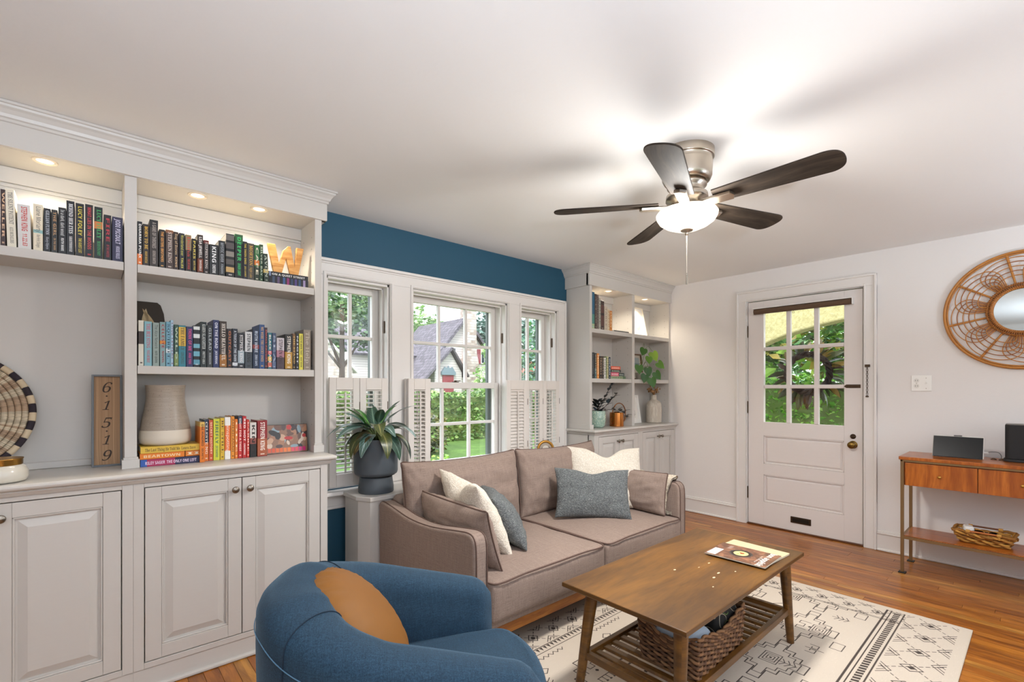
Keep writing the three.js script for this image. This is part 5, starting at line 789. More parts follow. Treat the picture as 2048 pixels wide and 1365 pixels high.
bookRow({ shelf: 'the top corner shelf', y: 1.7795, zs: -2.645, depth: 0.19, group: 'tall books in the corner bookcase', rows: [
  [3.294, 0.046, 0.326, '#2a5f7c', '#8fc0c8', '', 'tall blue picture book', [[0.6, 1, '#4f8a80'], [0.86, 1, '#a8b890']]],
  [3.345, 0.026, 0.313, '#4a3a34', '#8a7a70', 'ATLAS', 'tall dark brown book'],
  [3.371, 0.028, 0.31, '#6f625c', '#3a302c', 'GARDENS', 'tall grey brown book'],
  [3.401, 0.028, 0.285, '#a8a69a', '#6a685c', 'HOME', 'pale grey green book'],
  [3.43, 0.048, 0.264, '#5a3a32', '#c0a898', '', 'wide brown book with dark bands', [[0, 0.14, '#3a2c28'], [0.42, 0.5, '#2c2020'], [0.86, 1, '#3a2c28']]],
  [3.483, 0.044, 0.22, '#c4b8a6', '#9a8a78', 'TABLE', 'wide beige book'],
  [3.529, 0.03, 0.199, '#d3c3a6', '#a87a4a', 'BREAD', 'cream book with dotted edge'],
  [3.561, 0.037, 0.188, '#c0762c', '#f0d8b0', 'CURRY', 'orange cookbook at the row end'],
] });
bookRow({ shelf: 'the middle corner shelf', y: 1.3415, zs: -2.645, depth: 0.16, group: 'books on the middle shelf of the corner bookcase', rows: [
  [3.299, 0.041, 0.23, '#242528', '#5a5c60', 'ENCYCLOPEDIA', 'thick black book'],
  [3.343, 0.028, 0.226, '#2c2f31', '#c9b48a', 'HISTORY', 'black book with speckled edge', [[0.6, 1, '#4a6a70']]],
  [3.373, 0.033, 0.224, '#e08a34', '#f4e2c0', 'PENGUIN', 'orange book between black ones'],
  [3.411, 0.038, 0.202, '#332823', '#b89a78', 'TRAVELS', 'dark brown book'],
  [3.451, 0.024, 0.202, '#3d322c', '#c8b8a0', 'ESSAYS', 'dark brown slim book'],
  [3.478, 0.024, 0.19, '#e6e2dc', '#5a5a5a', 'POEMS', 'white slim book'],
  [3.505, 0.018, 0.204, '#8f9a72', '#3a4030', 'FIELD', 'olive slim book'],
  [3.524, 0.018, 0.202, '#d8d0a0', '#4a4a2a', 'BIRDS', 'pale yellow slim book'],
  [3.544, 0.03, 0.198, '#1d2c44', '#d8dde6', 'OCEAN', 'navy book with white lettering'],
] });
lyingBook('green and white book lying at the bottom of the corner bookcase stack', 3.59, 1.3415, -2.65, 0.225, 0.026, 0.15, '#9fae8c', '#5a6a4a', 'HERBS', [[0.8, 1, '#5f7a5a']]);
lyingBook('pink book lying in the lower half of the corner bookcase stack', 3.59, 1.368, -2.652, 0.12, 0.034, 0.13, '#d9627a', '#f4d8dc', 'ROSE', null);
lyingBook('dark green book lying beside the pink book in the corner bookcase', 3.715, 1.368, -2.655, 0.085, 0.03, 0.12, '#2a3a3a', '#c8d0c8', 'PINE', null);
lyingBook('charcoal book lying on the pink book in the corner bookcase', 3.588, 1.4025, -2.652, 0.155, 0.026, 0.13, '#3a3f3a', '#c0c8b0', 'SOIL', null);
lyingBook('coral orange book lying on top of the corner bookcase stack', 3.59, 1.429, -2.652, 0.145, 0.03, 0.13, '#e0583a', '#f6d8c8', 'SUMMER', null);
lyingBook('thin grey book lying flat on the top shelf of the corner bookcase', 3.62, 1.7795, -2.64, 0.235, 0.014, 0.17, '#4a4a4a', '#d8d4cc', '', null);
// ---------------------------------------------------------------- things on the shelves and the counter
{ // wooden letter
  const s = poly([[0, 0.155], [0.038, 0.155], [0.056, 0.055], [0.075, 0.13], [0.098, 0.155], [0.112, 0.155], [0.132, 0.05], [0.142, 0.155], [0.178, 0.155], [0.15, 0], [0.112, 0], [0.09, 0.088], [0.067, 0], [0.03, 0]]);
  const o = thing('letter_w', 'wooden letter W standing on two lying books', 'letter', [0.69, 1.8532, -2.7], -0.06); const g = extrude(s, 0.022, 0.002, 1); mesh('letter', boxUV(g), M.maple, o);
}
{ // plaque with two pale leaf shapes
  const o = thing('picture_board', 'dark board with two pale feather shapes behind the middle-shelf books', 'picture', [0.208, 1.3515, -2.825]); o.rotation.x = -0.06;
  const sh = poly([[-0.053, 0], [0.075, 0], [0.072, 0.12], [0.06, 0.26], [0.048, 0.3], [0.035, 0.312], [-0.053, 0.312]]); mesh('board', extrude(sh, 0.01, 0.002, 1), P({ color: 0x33291f, roughness: 0.7 }), o);
  const lf = (x, y, a, l, w) => { const s = new THREE.Shape(); s.moveTo(0, 0); s.quadraticCurveTo(w, l * 0.4, 0, l); s.quadraticCurveTo(-w * 0.6, l * 0.5, 0, 0); const g = extrude(s, 0.002); g.rotateZ(a); g.translate(x, y, 0.0095); return g; };
  mesh('feather', lf(-0.022, 0.17, -0.12, 0.11, 0.03), P({ color: 0xc2ab86, roughness: 0.8 }), o); mesh('feather', lf(0.035, 0.15, 0.42, 0.14, 0.03), P({ color: 0xb59b75, roughness: 0.8 }), o);
}
{ // stoneware vase
  const o = thing('stoneware_vase', 'tall speckled taupe vase with white foot on stacked books', 'vase', [0.262, 0.9946, -2.7]);
  const prof = [[0, 0.001], [0.085, 0.001], [0.097, 0.014], [0.099, 0.035], [0.096, 0.068]], up = [[0.096, 0.068], [0.09, 0.11], [0.08, 0.16], [0.074, 0.205], [0.073, 0.24], [0.076, 0.268], [0.078, 0.272], [0.074, 0.272], [0.07, 0.24], [0.07, 0.2]];
  const n = tileNoise(70); const sp = dataTex(256, 256, (u, v) => { const k = n(u, v, 90, 90); const b = 0.92 + 0.08 * n(u, v, 5, 60); return k > 0.9 ? [110, 98, 86] : [168 * b, 154 * b, 138 * b]; }, true, [3, 2]);
  mesh('white_base', lathe(prof, 48), P({ color: 0xd8cdbb, roughness: 0.45 }), o); mesh('speckled_body', lathe(up, 48), P({ map: sp, roughness: 0.35 }), o);
}
{ // picture print standing at the end of the row
  const cnv = document.createElement('canvas'); cnv.width = 400; cnv.height = 300; const q = cnv.getContext('2d'), r = rng(17); q.fillStyle = '#8f6a52'; q.fillRect(0, 0, 400, 300);
  for (let i = 0; i < 46; i++) { q.fillStyle = ['#2b201c', '#6a4a3a', '#c9a284', '#3a2a28', '#a8785a', '#d8c2ac', '#55403a', '#b7302a', '#8aa0a8'][i % 9]; q.beginPath(); q.ellipse(r() * 400, r() * 250, 16 + r() * 40, 14 + r() * 30, r() * 3, 0, 7); q.fill(); }
  const gr = ['#d9542a', '#e0682f', '#e87a38', '#d84a5a', '#d6307a']; for (let i = 0; i < 10; i++) { q.fillStyle = gr[Math.min(4, i >> 1)]; q.fillRect(8 + i * 38, 246, 32, 44); }
  const tx = new THREE.CanvasTexture(cnv); tx.colorSpace = THREE.SRGBColorSpace;
  const o = thing('picture_book', 'wide picture print with an orange and pink lettered strip at the shelf end', 'picture', [0.685, 0.9078, -2.68], 0.05); o.rotation.x = -0.1;
  mesh('board', bb(0, 0.21, 0, 0.152, -0.012, 0, 0.001), M.black, o); const pl = new THREE.PlaneGeometry(0.206, 0.148); pl.translate(0.105, 0.076, 0.0008); mesh('print', flat(pl), P({ map: tx, roughness: 0.25 }), o);
}
{ // date sign
  const cnv = document.createElement('canvas'); cnv.width = 160; cnv.height = 720; const q = cnv.getContext('2d'), r = rng(6); q.fillStyle = '#b08a64'; q.fillRect(0, 0, 160, 720);
  for (let i = 0; i < 240; i++) { q.strokeStyle = r() > 0.5 ? 'rgba(120,84,54,0.20)' : 'rgba(214,176,134,0.20)'; q.lineWidth = 1 + r() * 2; const x = r() * 160; q.beginPath(); q.moveTo(x, 0); q.bezierCurveTo(x + r() * 14, 240, x - r() * 14, 480, x + r() * 8, 720); q.stroke(); }
  q.fillStyle = '#3a2a20'; q.textAlign = 'center'; q.textBaseline = 'middle'; const put = (t, y, s) => { q.save(); q.translate(80, y); q.transform(1, 0, -0.28, 1, 0, 0); q.font = s + 'px serif'; q.fillText(t, 0, 0); q.restore(); };
  put('6', 88, 116); put('1', 236, 104); put('5', 378, 116); put('1', 520, 104); put('9', 646, 116); for (const y of [160, 448]) { q.beginPath(); q.arc(78, y, 6, 0, 7); q.fill(); }
  const tx = new THREE.CanvasTexture(cnv); tx.colorSpace = THREE.SRGBColorSpace;
  const o = thing('date_sign', 'narrow framed wooden sign with dark numerals leaning on the back panel', 'sign', [0.058, 0.9076, -2.745], 0.02); o.rotation.x = -0.05;
  const fm = P({ color: 0x74777a, roughness: 0.6 }); mesh('frame', [bb(-0.052, -0.044, 0, 0.405, -0.03, 0, 0.001), bb(0.044, 0.052, 0, 0.405, -0.03, 0, 0.001), bb(-0.044, 0.044, 0, 0.008, -0.03, 0, 0.001), bb(-0.044, 0.044, 0.397, 0.405, -0.03, 0, 0.001)], fm, o);
  mesh('board', bb(-0.044, 0.044, 0.008, 0.397, -0.024, -0.014), M.maple, o); const pl = new THREE.PlaneGeometry(0.088, 0.389); pl.translate(0, 0.2025, -0.0135); mesh('lettering', flat(pl), P({ map: tx, roughness: 0.65 }), o);
}
{ // woven coil plate
  const o = thing('woven_plate', 'large coiled woven plate with black and cream rim', 'plate', [-0.417, 0.9085, -2.72]); o.rotation.x = -0.2; o.rotation.y = 0.02;
  const cy = 0.252, n = tileNoise(81), st = dataTex(256, 32, (u, v, x) => { const k = (x % 8) < 1 ? 0.62 : 1; const b = 0.8 + 0.3 * n(u, v, 40, 2); const c = n(u, 0.5, 14, 2) > 0.55 ? [176, 148, 120] : [205, 188, 160]; return c.map((q) => q * k * b); }, true, [6, 1]);
  const cm = P({ map: st, roughness: 0.8 });
  for (let k = 0; k < 11; k++) { const R = 0.022 + k * 0.0198; const g = new THREE.TorusGeometry(R, 0.0102, 10, 72); g.translate(0, cy, -0.012 - 0.02 * Math.cos(R / 0.24 * 1.3)); mesh('coil', flat(g), cm, o); }
  const dk = P({ color: 0x2b2128, roughness: 0.8 }), lt = P({ color: 0xc9b596, roughness: 0.8 }); const seg = new THREE.TorusGeometry(0.2415, 0.0115, 10, 6, 2 * PI / 42 * 0.96);
  for (let i = 0; i < 42; i++) { const g = mesh('rim_segment', flat(seg), i % 2 ? lt : dk, o); g.position.set(0, cy, -0.014); g.rotation.z = i / 42 * 2 * PI; }
}
{ // candle jar
  const o = thing('candle_jar', 'pearly glass candle jar with gold lid on the counter', 'candle', [-0.245, 0.9076, -2.535]);
  mesh('jar', lathe([[0, 0.0005], [0.06, 0.0005], [0.071, 0.006], [0.075, 0.02], [0.074, 0.042], [0.066, 0.058], [0.056, 0.064]], 48), P({ color: 0xd8d2c4, roughness: 0.25, clearcoat: 0.6, clearcoatRoughness: 0.1 }), o);
  mesh('lid', lathe([[0, 0.063], [0.058, 0.063], [0.06, 0.065], [0.06, 0.082], [0.062, 0.084], [0.062, 0.087], [0, 0.087]], 48), M.brass, o);
}
// corner bookcase
{
  const o = thing('glazed_pot', 'crackled mint green glazed pot holding the dark-leaved plant', 'pot', [3.448, 0.8955, -2.7]); const n = tileNoise(91);
  const tx = dataTex(128, 128, (u, v) => { const k = n(u, v, 30, 30), c = Math.abs(n(u, v, 14, 14) - 0.5) < 0.04; return c ? [214, 222, 196] : [128 + 40 * k, 160 + 30 * k, 146 + 28 * k]; }, true, [3, 2]);
  mesh('body', lathe([[0, 0], [0.05, 0], [0.068, 0.02], [0.077, 0.06], [0.078, 0.1], [0.074, 0.15], [0.07, 0.155], [0.066, 0.15], [0.068, 0.1]], 44), P({ map: tx, roughness: 0.15, clearcoat: 0.5 }), o); mesh('soil', cyl(0.066, 0.066, 0.008, 0, 0.128, 0, 30), P({ color: 0x2a1f18, roughness: 1 }), o);
}
function leafGeo(L, W, droop, fold = 0.25, tip = 1, seg = 10) {      // blade along +z from the origin, arching down
  return grid(4, seg, (u, v) => { const s = (u - 0.5) * 2, w = W / 2 * Math.pow(Math.sin(PI * Math.pow(v, 0.75 * tip) * 0.985 + 0.015), 0.85), a = droop * v; const z = L * (droop ? Math.sin(a) / droop : v), y = -L * (droop ? (1 - Math.cos(a)) / droop : 0); return [s * w, y + Math.abs(s) * w * fold + 0.02 * W * Math.sin(v * 14 + s * 2), z]; });
}
function leafMesh(parent, geo, m, pos, yaw, pitch, name = 'leaf', sc = 1, roll = 0) { const o = mesh(name, geo, m, parent); o.position.set(...pos); o.rotation.order = 'YXZ'; o.rotation.set(-pitch, yaw, roll); o.scale.setScalar(sc); return o; }
{
  const p = thing('dark_leaf_plant', 'dark-leaved branching plant growing from the mint pot', 'plant', [3.448, 1.028, -2.7]), r = rng(23);
  const dk = [0x1c2320, 0x242b29, 0x30383a, 0x3a464c].map((c) => P({ color: c, roughness: 0.35, clearcoat: 0.3 })), st = P({ color: 0x3a2c22, roughness: 0.8 }), lg = flat(leafGeo(0.06, 0.034, 0.5));
  const br = (pts, n, side) => { const cv = new THREE.CatmullRomCurve3(pts); mesh('stem', flat(new THREE.TubeGeometry(cv, 16, 0.0024, 5)), st, p); for (let i = 0; i < n; i++) { const t = 0.35 + 0.65 * i / (n - 1 || 1), q = cv.getPoint(t); leafMesh(p, lg, dk[Math.floor(r() * 4)], q.toArray(), side + (i % 2 ? 1 : -1) * (0.7 + r() * 0.6), 0.35 + r() * 0.6, 'leaf', 0.85 + r() * 0.5); } };
  for (let i = 0; i < 34; i++) { const a = r() * 2 * PI, R = r() * 0.05; leafMesh(p, lg, dk[Math.floor(r() * 4)], [R * Math.cos(a), r() * 0.11, R * Math.sin(a) * 0.8], a, 0.2 + r() * 0.9, 'leaf', 0.8 + r() * 0.5); }
  br([V3(0, 0, 0), V3(0.05, 0.1, 0.02), V3(0.11, 0.19, 0.03), V3(0.16, 0.26, 0.04)], 6, 0.8); br([V3(0, 0, 0), V3(0.08, 0.06, 0.03), V3(0.14, 0.12, 0.05), V3(0.2, 0.17, 0.06)], 6, 1.2); br([V3(0, 0, 0), V3(-0.04, 0.07, 0.05), V3(-0.07, 0.11, 0.1), V3(-0.08, 0.12, 0.14)], 6, -0.3); br([V3(0, 0, 0), V3(0.1, 0.03, 0.04), V3(0.2, 0.02, 0.07), V3(0.29, 0.0, 0.08), V3(0.36, -0.05, 0.07)], 8, 1.6);
}
{ // copper watering can with a hoop handle
  const o = thing('watering_can', 'small copper watering can with a round hoop handle', 'watering can', [3.715, 0.8955, -2.68]), cu = P({ color: 0xc07a3e, roughness: 0.22, metalness: 1 });
  mesh('body', lathe([[0, 0], [0.064, 0], [0.066, 0.003], [0.066, 0.128], [0.062, 0.131], [0.03, 0.132], [0.028, 0.138], [0.02, 0.138]], 44), cu, o);
  mesh('hoop_handle', flat(new THREE.TorusGeometry(0.105, 0.0042, 8, 60).translate(0.055, 0.112, -0.012)), cu, o); mesh('spout', tube([V3(-0.06, 0.02, 0), V3(-0.1, 0.05, 0.01), V3(-0.115, 0.09, 0.02)], 0.005, 16, 8), cu, o);
}
const frameOf = (name, label, pos, w, h, fw, lean, m, matM, art, turn = 0) => { const o = thing(name, label, 'picture frame', pos, turn); o.rotation.x = -lean; mesh('frame', [bb(-w / 2, -w / 2 + fw, 0, h, 0, 0.018, 0.002), bb(w / 2 - fw, w / 2, 0, h, 0, 0.018, 0.002), bb(-w / 2 + fw, w / 2 - fw, 0, fw, 0, 0.018, 0.002), bb(-w / 2 + fw, w / 2 - fw, h - fw, h, 0, 0.018, 0.002)], m, o); mesh('mat_board', bb(-w / 2 + fw, w / 2 - fw, fw, h - fw, 0.002, 0.007), matM, o); const pl = new THREE.PlaneGeometry(w - fw * 2 - 0.05, h - fw * 2 - 0.05); pl.translate(0, h / 2, 0.0076); mesh('art_print', flat(pl), P({ map: art, roughness: 0.7 }), o); return o; };
const artTex = (w, h, f) => { const c = document.createElement('canvas'); c.width = w; c.height = h; const q = c.getContext('2d'); f(q, w, h); const t = new THREE.CanvasTexture(c); t.colorSpace = THREE.SRGBColorSpace; return t; };
frameOf('framed_art', 'pale framed print of beige rounded shapes on the lit corner shelf', [4.19, 1.7795, -2.76], 0.33, 0.32, 0.012, 0.2, P({ color: 0xe9dfcd, roughness: 0.5 }), M.white, artTex(256, 256, (q) => { q.fillStyle = '#efe7d8'; q.fillRect(0, 0, 256, 256); q.fillStyle = '#c8b8a4'; q.beginPath(); q.ellipse(150, 130, 62, 92, 0.1, 0, 7); q.fill(); q.fillStyle = '#e2d8c8'; q.beginPath(); q.ellipse(152, 130, 30, 58, 0.1, 0, 7); q.fill(); q.fillStyle = '#b79a72'; for (const [x, y] of [[40, 60], [60, 130], [36, 200]]) { q.beginPath(); q.ellipse(x, y, 42, 34, 0.2, 0, 7); q.fill(); } }), 0.04);
frameOf('framed_art', 'brown framed landscape picture behind the trailing plant', [4.17, 1.3415, -2.79], 0.3, 0.27, 0.014, 0.12, P({ color: 0x7a5a42, roughness: 0.5 }), P({ color: 0xd6cfc4, roughness: 0.8 }), artTex(256, 200, (q) => { q.fillStyle = '#a9b6ba'; q.fillRect(0, 0, 256, 200); q.fillStyle = '#7f9298'; q.fillRect(0, 60, 256, 50); q.fillStyle = '#c9c0ae'; q.fillRect(0, 110, 256, 90); q.fillStyle = '#8a8474'; q.fillRect(30, 120, 120, 30); }));
frameOf('framed_art', 'white framed botanical print leaning beside the bottle vase', [4.16, 0.8955, -2.775], 0.2, 0.29, 0.02, 0.15, M.white, M.white, artTex(160, 256, (q) => { q.fillStyle = '#ece7de'; q.fillRect(0, 0, 160, 256); q.strokeStyle = '#3a3630'; q.lineWidth = 4; q.beginPath(); q.moveTo(90, 240); q.lineTo(66, 70); q.stroke(); for (let i = 0; i < 7; i++) { q.beginPath(); q.moveTo(70 + i * 3, 90 + i * 20); q.lineTo(50 + i * 3, 70 + i * 20); q.moveTo(70 + i * 3, 90 + i * 20); q.lineTo(94 + i * 3, 66 + i * 20); q.stroke(); } q.fillStyle = '#5a564e'; q.fillRect(46, 26, 60, 20); }), 0.05);
{ // philodendron in a small pot behind
  const o = thing('small_planter', 'small pale pot hidden behind the trailing heart leaves', 'pot', [4.13, 1.3415, -2.7]); mesh('body', lathe([[0, 0], [0.035, 0], [0.045, 0.07], [0.042, 0.07], [0.036, 0.02]], 30), P({ color: 0xcfc6b8, roughness: 0.5 }), o);
  const p = thing('heart_leaf_plant', 'green heart-leaf plant trailing over the corner shelf edge', 'plant', [4.13, 1.425, -2.69]);
  const hl = (() => { const s = new THREE.Shape(); s.moveTo(0, 0.012); s.bezierCurveTo(0.02, -0.014, 0.052, -0.004, 0.047, 0.032); s.bezierCurveTo(0.043, 0.064, 0.016, 0.082, 0, 0.105); s.bezierCurveTo(-0.016, 0.082, -0.043, 0.064, -0.047, 0.032); s.bezierCurveTo(-0.052, -0.004, -0.02, -0.014, 0, 0.012); const g = new THREE.ShapeGeometry(s, 10); const q = g.attributes.position; for (let i = 0; i < q.count; i++) q.setZ(i, -0.35 * Math.abs(q.getX(i)) ** 1.2 - 1.2 * (q.getY(i) - 0.04) ** 2); g.computeVertexNormals(); return flat(g); })();
  const gm = [0x3c6a1c, 0x5c8a24, 0x84a62e, 0x2f5a1c].map((c) => P({ color: c, roughness: 0.4, transmission: 0.15, thickness: 0, side: THREE.DoubleSide })), st = P({ color: 0x6a7a3a, roughness: 0.7 });
  // [x, y, z, roll, tilt, colour, size]
  for (const [x, y, z, roll, tilt, c, s] of [[-0.02, 0.23, 0.06, 2.7, 0.3, 0, 1], [0.09, 0.2, 0.08, 3.5, 0.2, 2, 1.25], [0.2, 0.1, 0.07, 3.9, 0.25, 1, 1.1], [-0.16, 0.06, 0.09, 3.1, 0.2, 0, 1.1], [-0.03, 0.04, 0.1, 3.3, 0.15, 3, 1.1], [0.12, 0.0, 0.09, 3.7, 0.2, 0, 1.15], [-0.08, -0.03, 0.11, 2.9, 0.1, 3, 1.05], [0.0, -0.06, 0.12, 3.35, 0.15, 0, 1.25], [0.03, 0.15, 0.08, 3.0, 0.3, 1, 0.95]]) {
    mesh('stem', tube([V3(0, 0, 0), V3(x * 0.4, Math.max(0.05, y + 0.05), z * 0.7), V3(x, y, z)], 0.0016, 14, 5), st, p); const l = mesh('leaf', hl, gm[c], p); l.position.set(x, y, z); l.rotation.order = 'YXZ'; l.rotation.set(-tilt, -0.55, roll); l.scale.setScalar(s * 0.86);
  }
}
{ // textured bottle vase with dried flowers
  const n = tileNoise(95), tx = dataTex(128, 128, (u, v) => { const k = 0.6 * n(u, v, 40, 8) + 0.4 * n(u, v, 50, 50); return mixc([176, 162, 144], [222, 214, 200], k); }, true, [2, 2]);
  const o = thing('bottle_vase', 'textured cream bottle vase with dried flowers in the corner bookcase', 'vase', [4.405, 0.8955, -2.71]);
  mesh('body', lathe([[0, 0], [0.072, 0], [0.078, 0.008], [0.079, 0.16], [0.076, 0.195], [0.06, 0.222], [0.034, 0.236], [0.028, 0.245], [0.028, 0.285], [0.032, 0.29], [0.026, 0.29], [0.022, 0.25]], 40), P({ map: tx, roughness: 0.6, bumpMap: tx, bumpScale: 0.003 }), o);
  const d = thing('dried_flowers', 'brown dried flower sprigs standing in the bottle vase', 'dried flowers', [4.405, 1.185, -2.71]), r = rng(51), m1 = P({ color: 0x8a6238, roughness: 0.9 }), m2 = P({ color: 0xa9825a, roughness: 0.9 });
  for (let i = 0; i < 22; i++) { const a = r() * 2 * PI, R = 0.02 + r() * 0.05, hh = 0.03 + r() * 0.07; mesh('sprig', tube([V3(0, -0.03, 0), V3(R * 0.3 * Math.cos(a), hh * 0.5, R * 0.3 * Math.sin(a)), V3(R * Math.cos(a), hh, R * Math.sin(a))], 0.0016, 8, 5), m1, d); mesh('seed_head', flat(new THREE.IcosahedronGeometry(0.006 + r() * 0.006, 0).scale(1, 1.6, 1).translate(R * Math.cos(a), hh, R * Math.sin(a))), r() > 0.5 ? m1 : m2, d); }
}
{ // rattan mirror on the door wall
  const o = thing('rattan_mirror', 'round rattan flower-petal mirror hanging on the wall above the console', 'mirror', [XD - 0.004, 1.77, -0.083]); o.rotation.y = -PI / 2;   // local z looks into the room (-x), local x runs along z
  const R = 0.392, r0 = 0.165;
  mesh('outer_ring', flat(new THREE.TorusGeometry(R - 0.008, 0.0085, 10, 96).translate(0, 0, 0.014)), M.rattan, o); mesh('outer_ring', flat(new THREE.TorusGeometry(R - 0.022, 0.005, 8, 96).translate(0, 0, 0.012)), M.rattan, o);
  mesh('inner_ring', flat(new THREE.TorusGeometry(0.15, 0.011, 10, 72).translate(0, 0, 0.016)), M.rattan, o); mesh('inner_ring', flat(new THREE.TorusGeometry(0.172, 0.006, 8, 72).translate(0, 0, 0.016)), M.rattan, o);
  const wrap = []; for (let i = 0; i < 96; i++) { const a = i / 96 * 2 * PI, g = new THREE.TorusGeometry(0.0155, 0.0022, 5, 10); g.scale(1.25, 1, 1); g.rotateX(PI / 2); g.rotateZ(a); g.translate(0.16 * Math.cos(a), 0.16 * Math.sin(a), 0.016); wrap.push(flat(g)); } mesh('ring_binding', wrap, M.rattanDark, o).userData.kind = 'stuff';
  for (let k = 0; k < 8; k++) {
    const th = (k * 45 + 12) * PI / 180; mesh('spoke', rod(V3(0.165 * Math.cos(th), 0.165 * Math.sin(th), 0.01), V3((R - 0.016) * Math.cos(th), (R - 0.016) * Math.sin(th), 0.01), 0.006, 0.008, 10), M.rattan, o);
    for (let j = 0; j < 5; j++) { const rk = 0.352 - j * 0.03, dl = (0.74 - j * 0.055), pts = []; for (let i = 0; i <= 22; i++) { const t = i / 22 * PI, rr = r0 + (rk - r0) * Math.pow(Math.sin(t), 0.7), a = th + dl * Math.cos(t) * (0.75 + 0.25 * Math.sin(t)); pts.push(V3(rr * Math.cos(a), rr * Math.sin(a), 0.013 + (k % 2 ? 0.006 : 0) + 0.002 * Math.sin(t))); } mesh('cane_loop', tube(pts, 0.0031, 44, 6), j % 2 ? M.rattanDark : M.rattan, o); }
  }
  mesh('mirror_glass', flat(new THREE.CircleGeometry(0.145, 64).translate(0, 0, 0.008)), P({ color: 0xb9bcb8, roughness: 0.03, metalness: 1 }), o); mesh('backing', cyl(0.148, 0.148, 0.004, 0, 0, 0, 48).rotateX(PI / 2).translate(0, 0, 0.002), M.black, o);
}
// ---------------------------------------------------------------- planter on the radiator cover
{
  const o = thing('pedestal_planter', 'dark slate pedestal planter standing on the radiator cover', 'planter', [1.287, 0.6325, -2.672]), m = P({ color: 0x4a5157, roughness: 0.55 });
  mesh('foot', lathe([[0, 0], [0.1, 0], [0.103, 0.004], [0.103, 0.03], [0.094, 0.09], [0.09, 0.096], [0, 0.096]], 56), m, o);
  mesh('bowl', lathe([[0, 0.096], [0.086, 0.096], [0.11, 0.102], [0.123, 0.112], [0.127, 0.125], [0.127, 0.318], [0.124, 0.32], [0.12, 0.318], [0.12, 0.27], [0, 0.27]], 64), m, o); mesh('soil', cyl(0.119, 0.119, 0.01, 0, 0.27, 0, 40), P({ color: 0x2a2018, roughness: 1 }), o);
  const p = thing('broadleaf_plant', 'leafy green houseplant spilling over the slate planter', 'plant', [1.287, 0.91, -2.672]), r = rng(77);
  const lt = (a, b, c) => dataTex(64, 128, (u, v) => { const k = Math.abs(u - 0.5) * 2, vein = Math.abs(Math.sin((v * 9 - k * 2.2) * PI)) > 0.86 ? 0.3 : 0; return k < 0.08 ? hex(c) : mixc(hex(a), hex(b), clamp(0.5 + 0.5 * Math.sin(k * 5 + v * 3) * 0.6 + vein, 0, 1)); }, true);
  const lm = [[0x24402e, 0x4f7263, 0x86a58e], [0x2f4f3c, 0x8aa5a4, 0xb8ccc6], [0x3d4a26, 0x6b6e3c, 0xa09a60], [0x2a6a24, 0x4f9a34, 0x9ccc6a], [0x4a4228, 0x7d6a44, 0xb09a6a]].map(([a, b, c]) => P({ map: lt(a, b, c), roughness: 0.35, transmission: 0.12, thickness: 0, clearcoat: 0.25, clearcoatRoughness: 0.3 }));
  const gs = [[0.7, 0.072, 0.22], [1.3, 0.078, 0.23], [2.0, 0.085, 0.24]].map(([d, w, L]) => flat(leafGeo(L, w, d, 0.2, 0.95, 14)));
  const st = P({ color: 0x6a7a48, roughness: 0.6 });
  const add = (a, tilt, g, m_, s, hgt) => { const R = 0.016 + r() * 0.022; mesh('petiole', tube([V3(0, 0, 0), V3(R * Math.sin(a) * 0.8, hgt * 0.6, R * Math.cos(a) * 0.8), V3(R * Math.sin(a) * 2, hgt, R * Math.cos(a) * 2)], 0.003, 8, 5), st, p); leafMesh(p, gs[g], lm[m_], [R * Math.sin(a) * 2, hgt, R * Math.cos(a) * 2], a, tilt, 'leaf', s, (r() - 0.5) * 0.9); };
  for (let i = 0; i < 15; i++) add(i / 15 * 2 * PI + r() * 0.5, 0.05 + r() * 0.35, 2, [0, 2, 4, 1, 2][i % 5], 0.75 + r() * 0.35, 0.05 + r() * 0.04);
  for (let i = 0; i < 13; i++) add(i / 13 * 2 * PI + 0.2 + r() * 0.5, 0.35 + r() * 0.35, 1, [1, 0, 1, 2][i % 4], 0.75 + r() * 0.35, 0.075 + r() * 0.04);
  for (let i = 0; i < 8; i++) add(i / 8 * 2 * PI + r() * 0.6, 0.85 + r() * 0.45, 0, [3, 1, 0, 0, 3][i % 5], 0.75 + r() * 0.3, 0.1 + r() * 0.04);
}
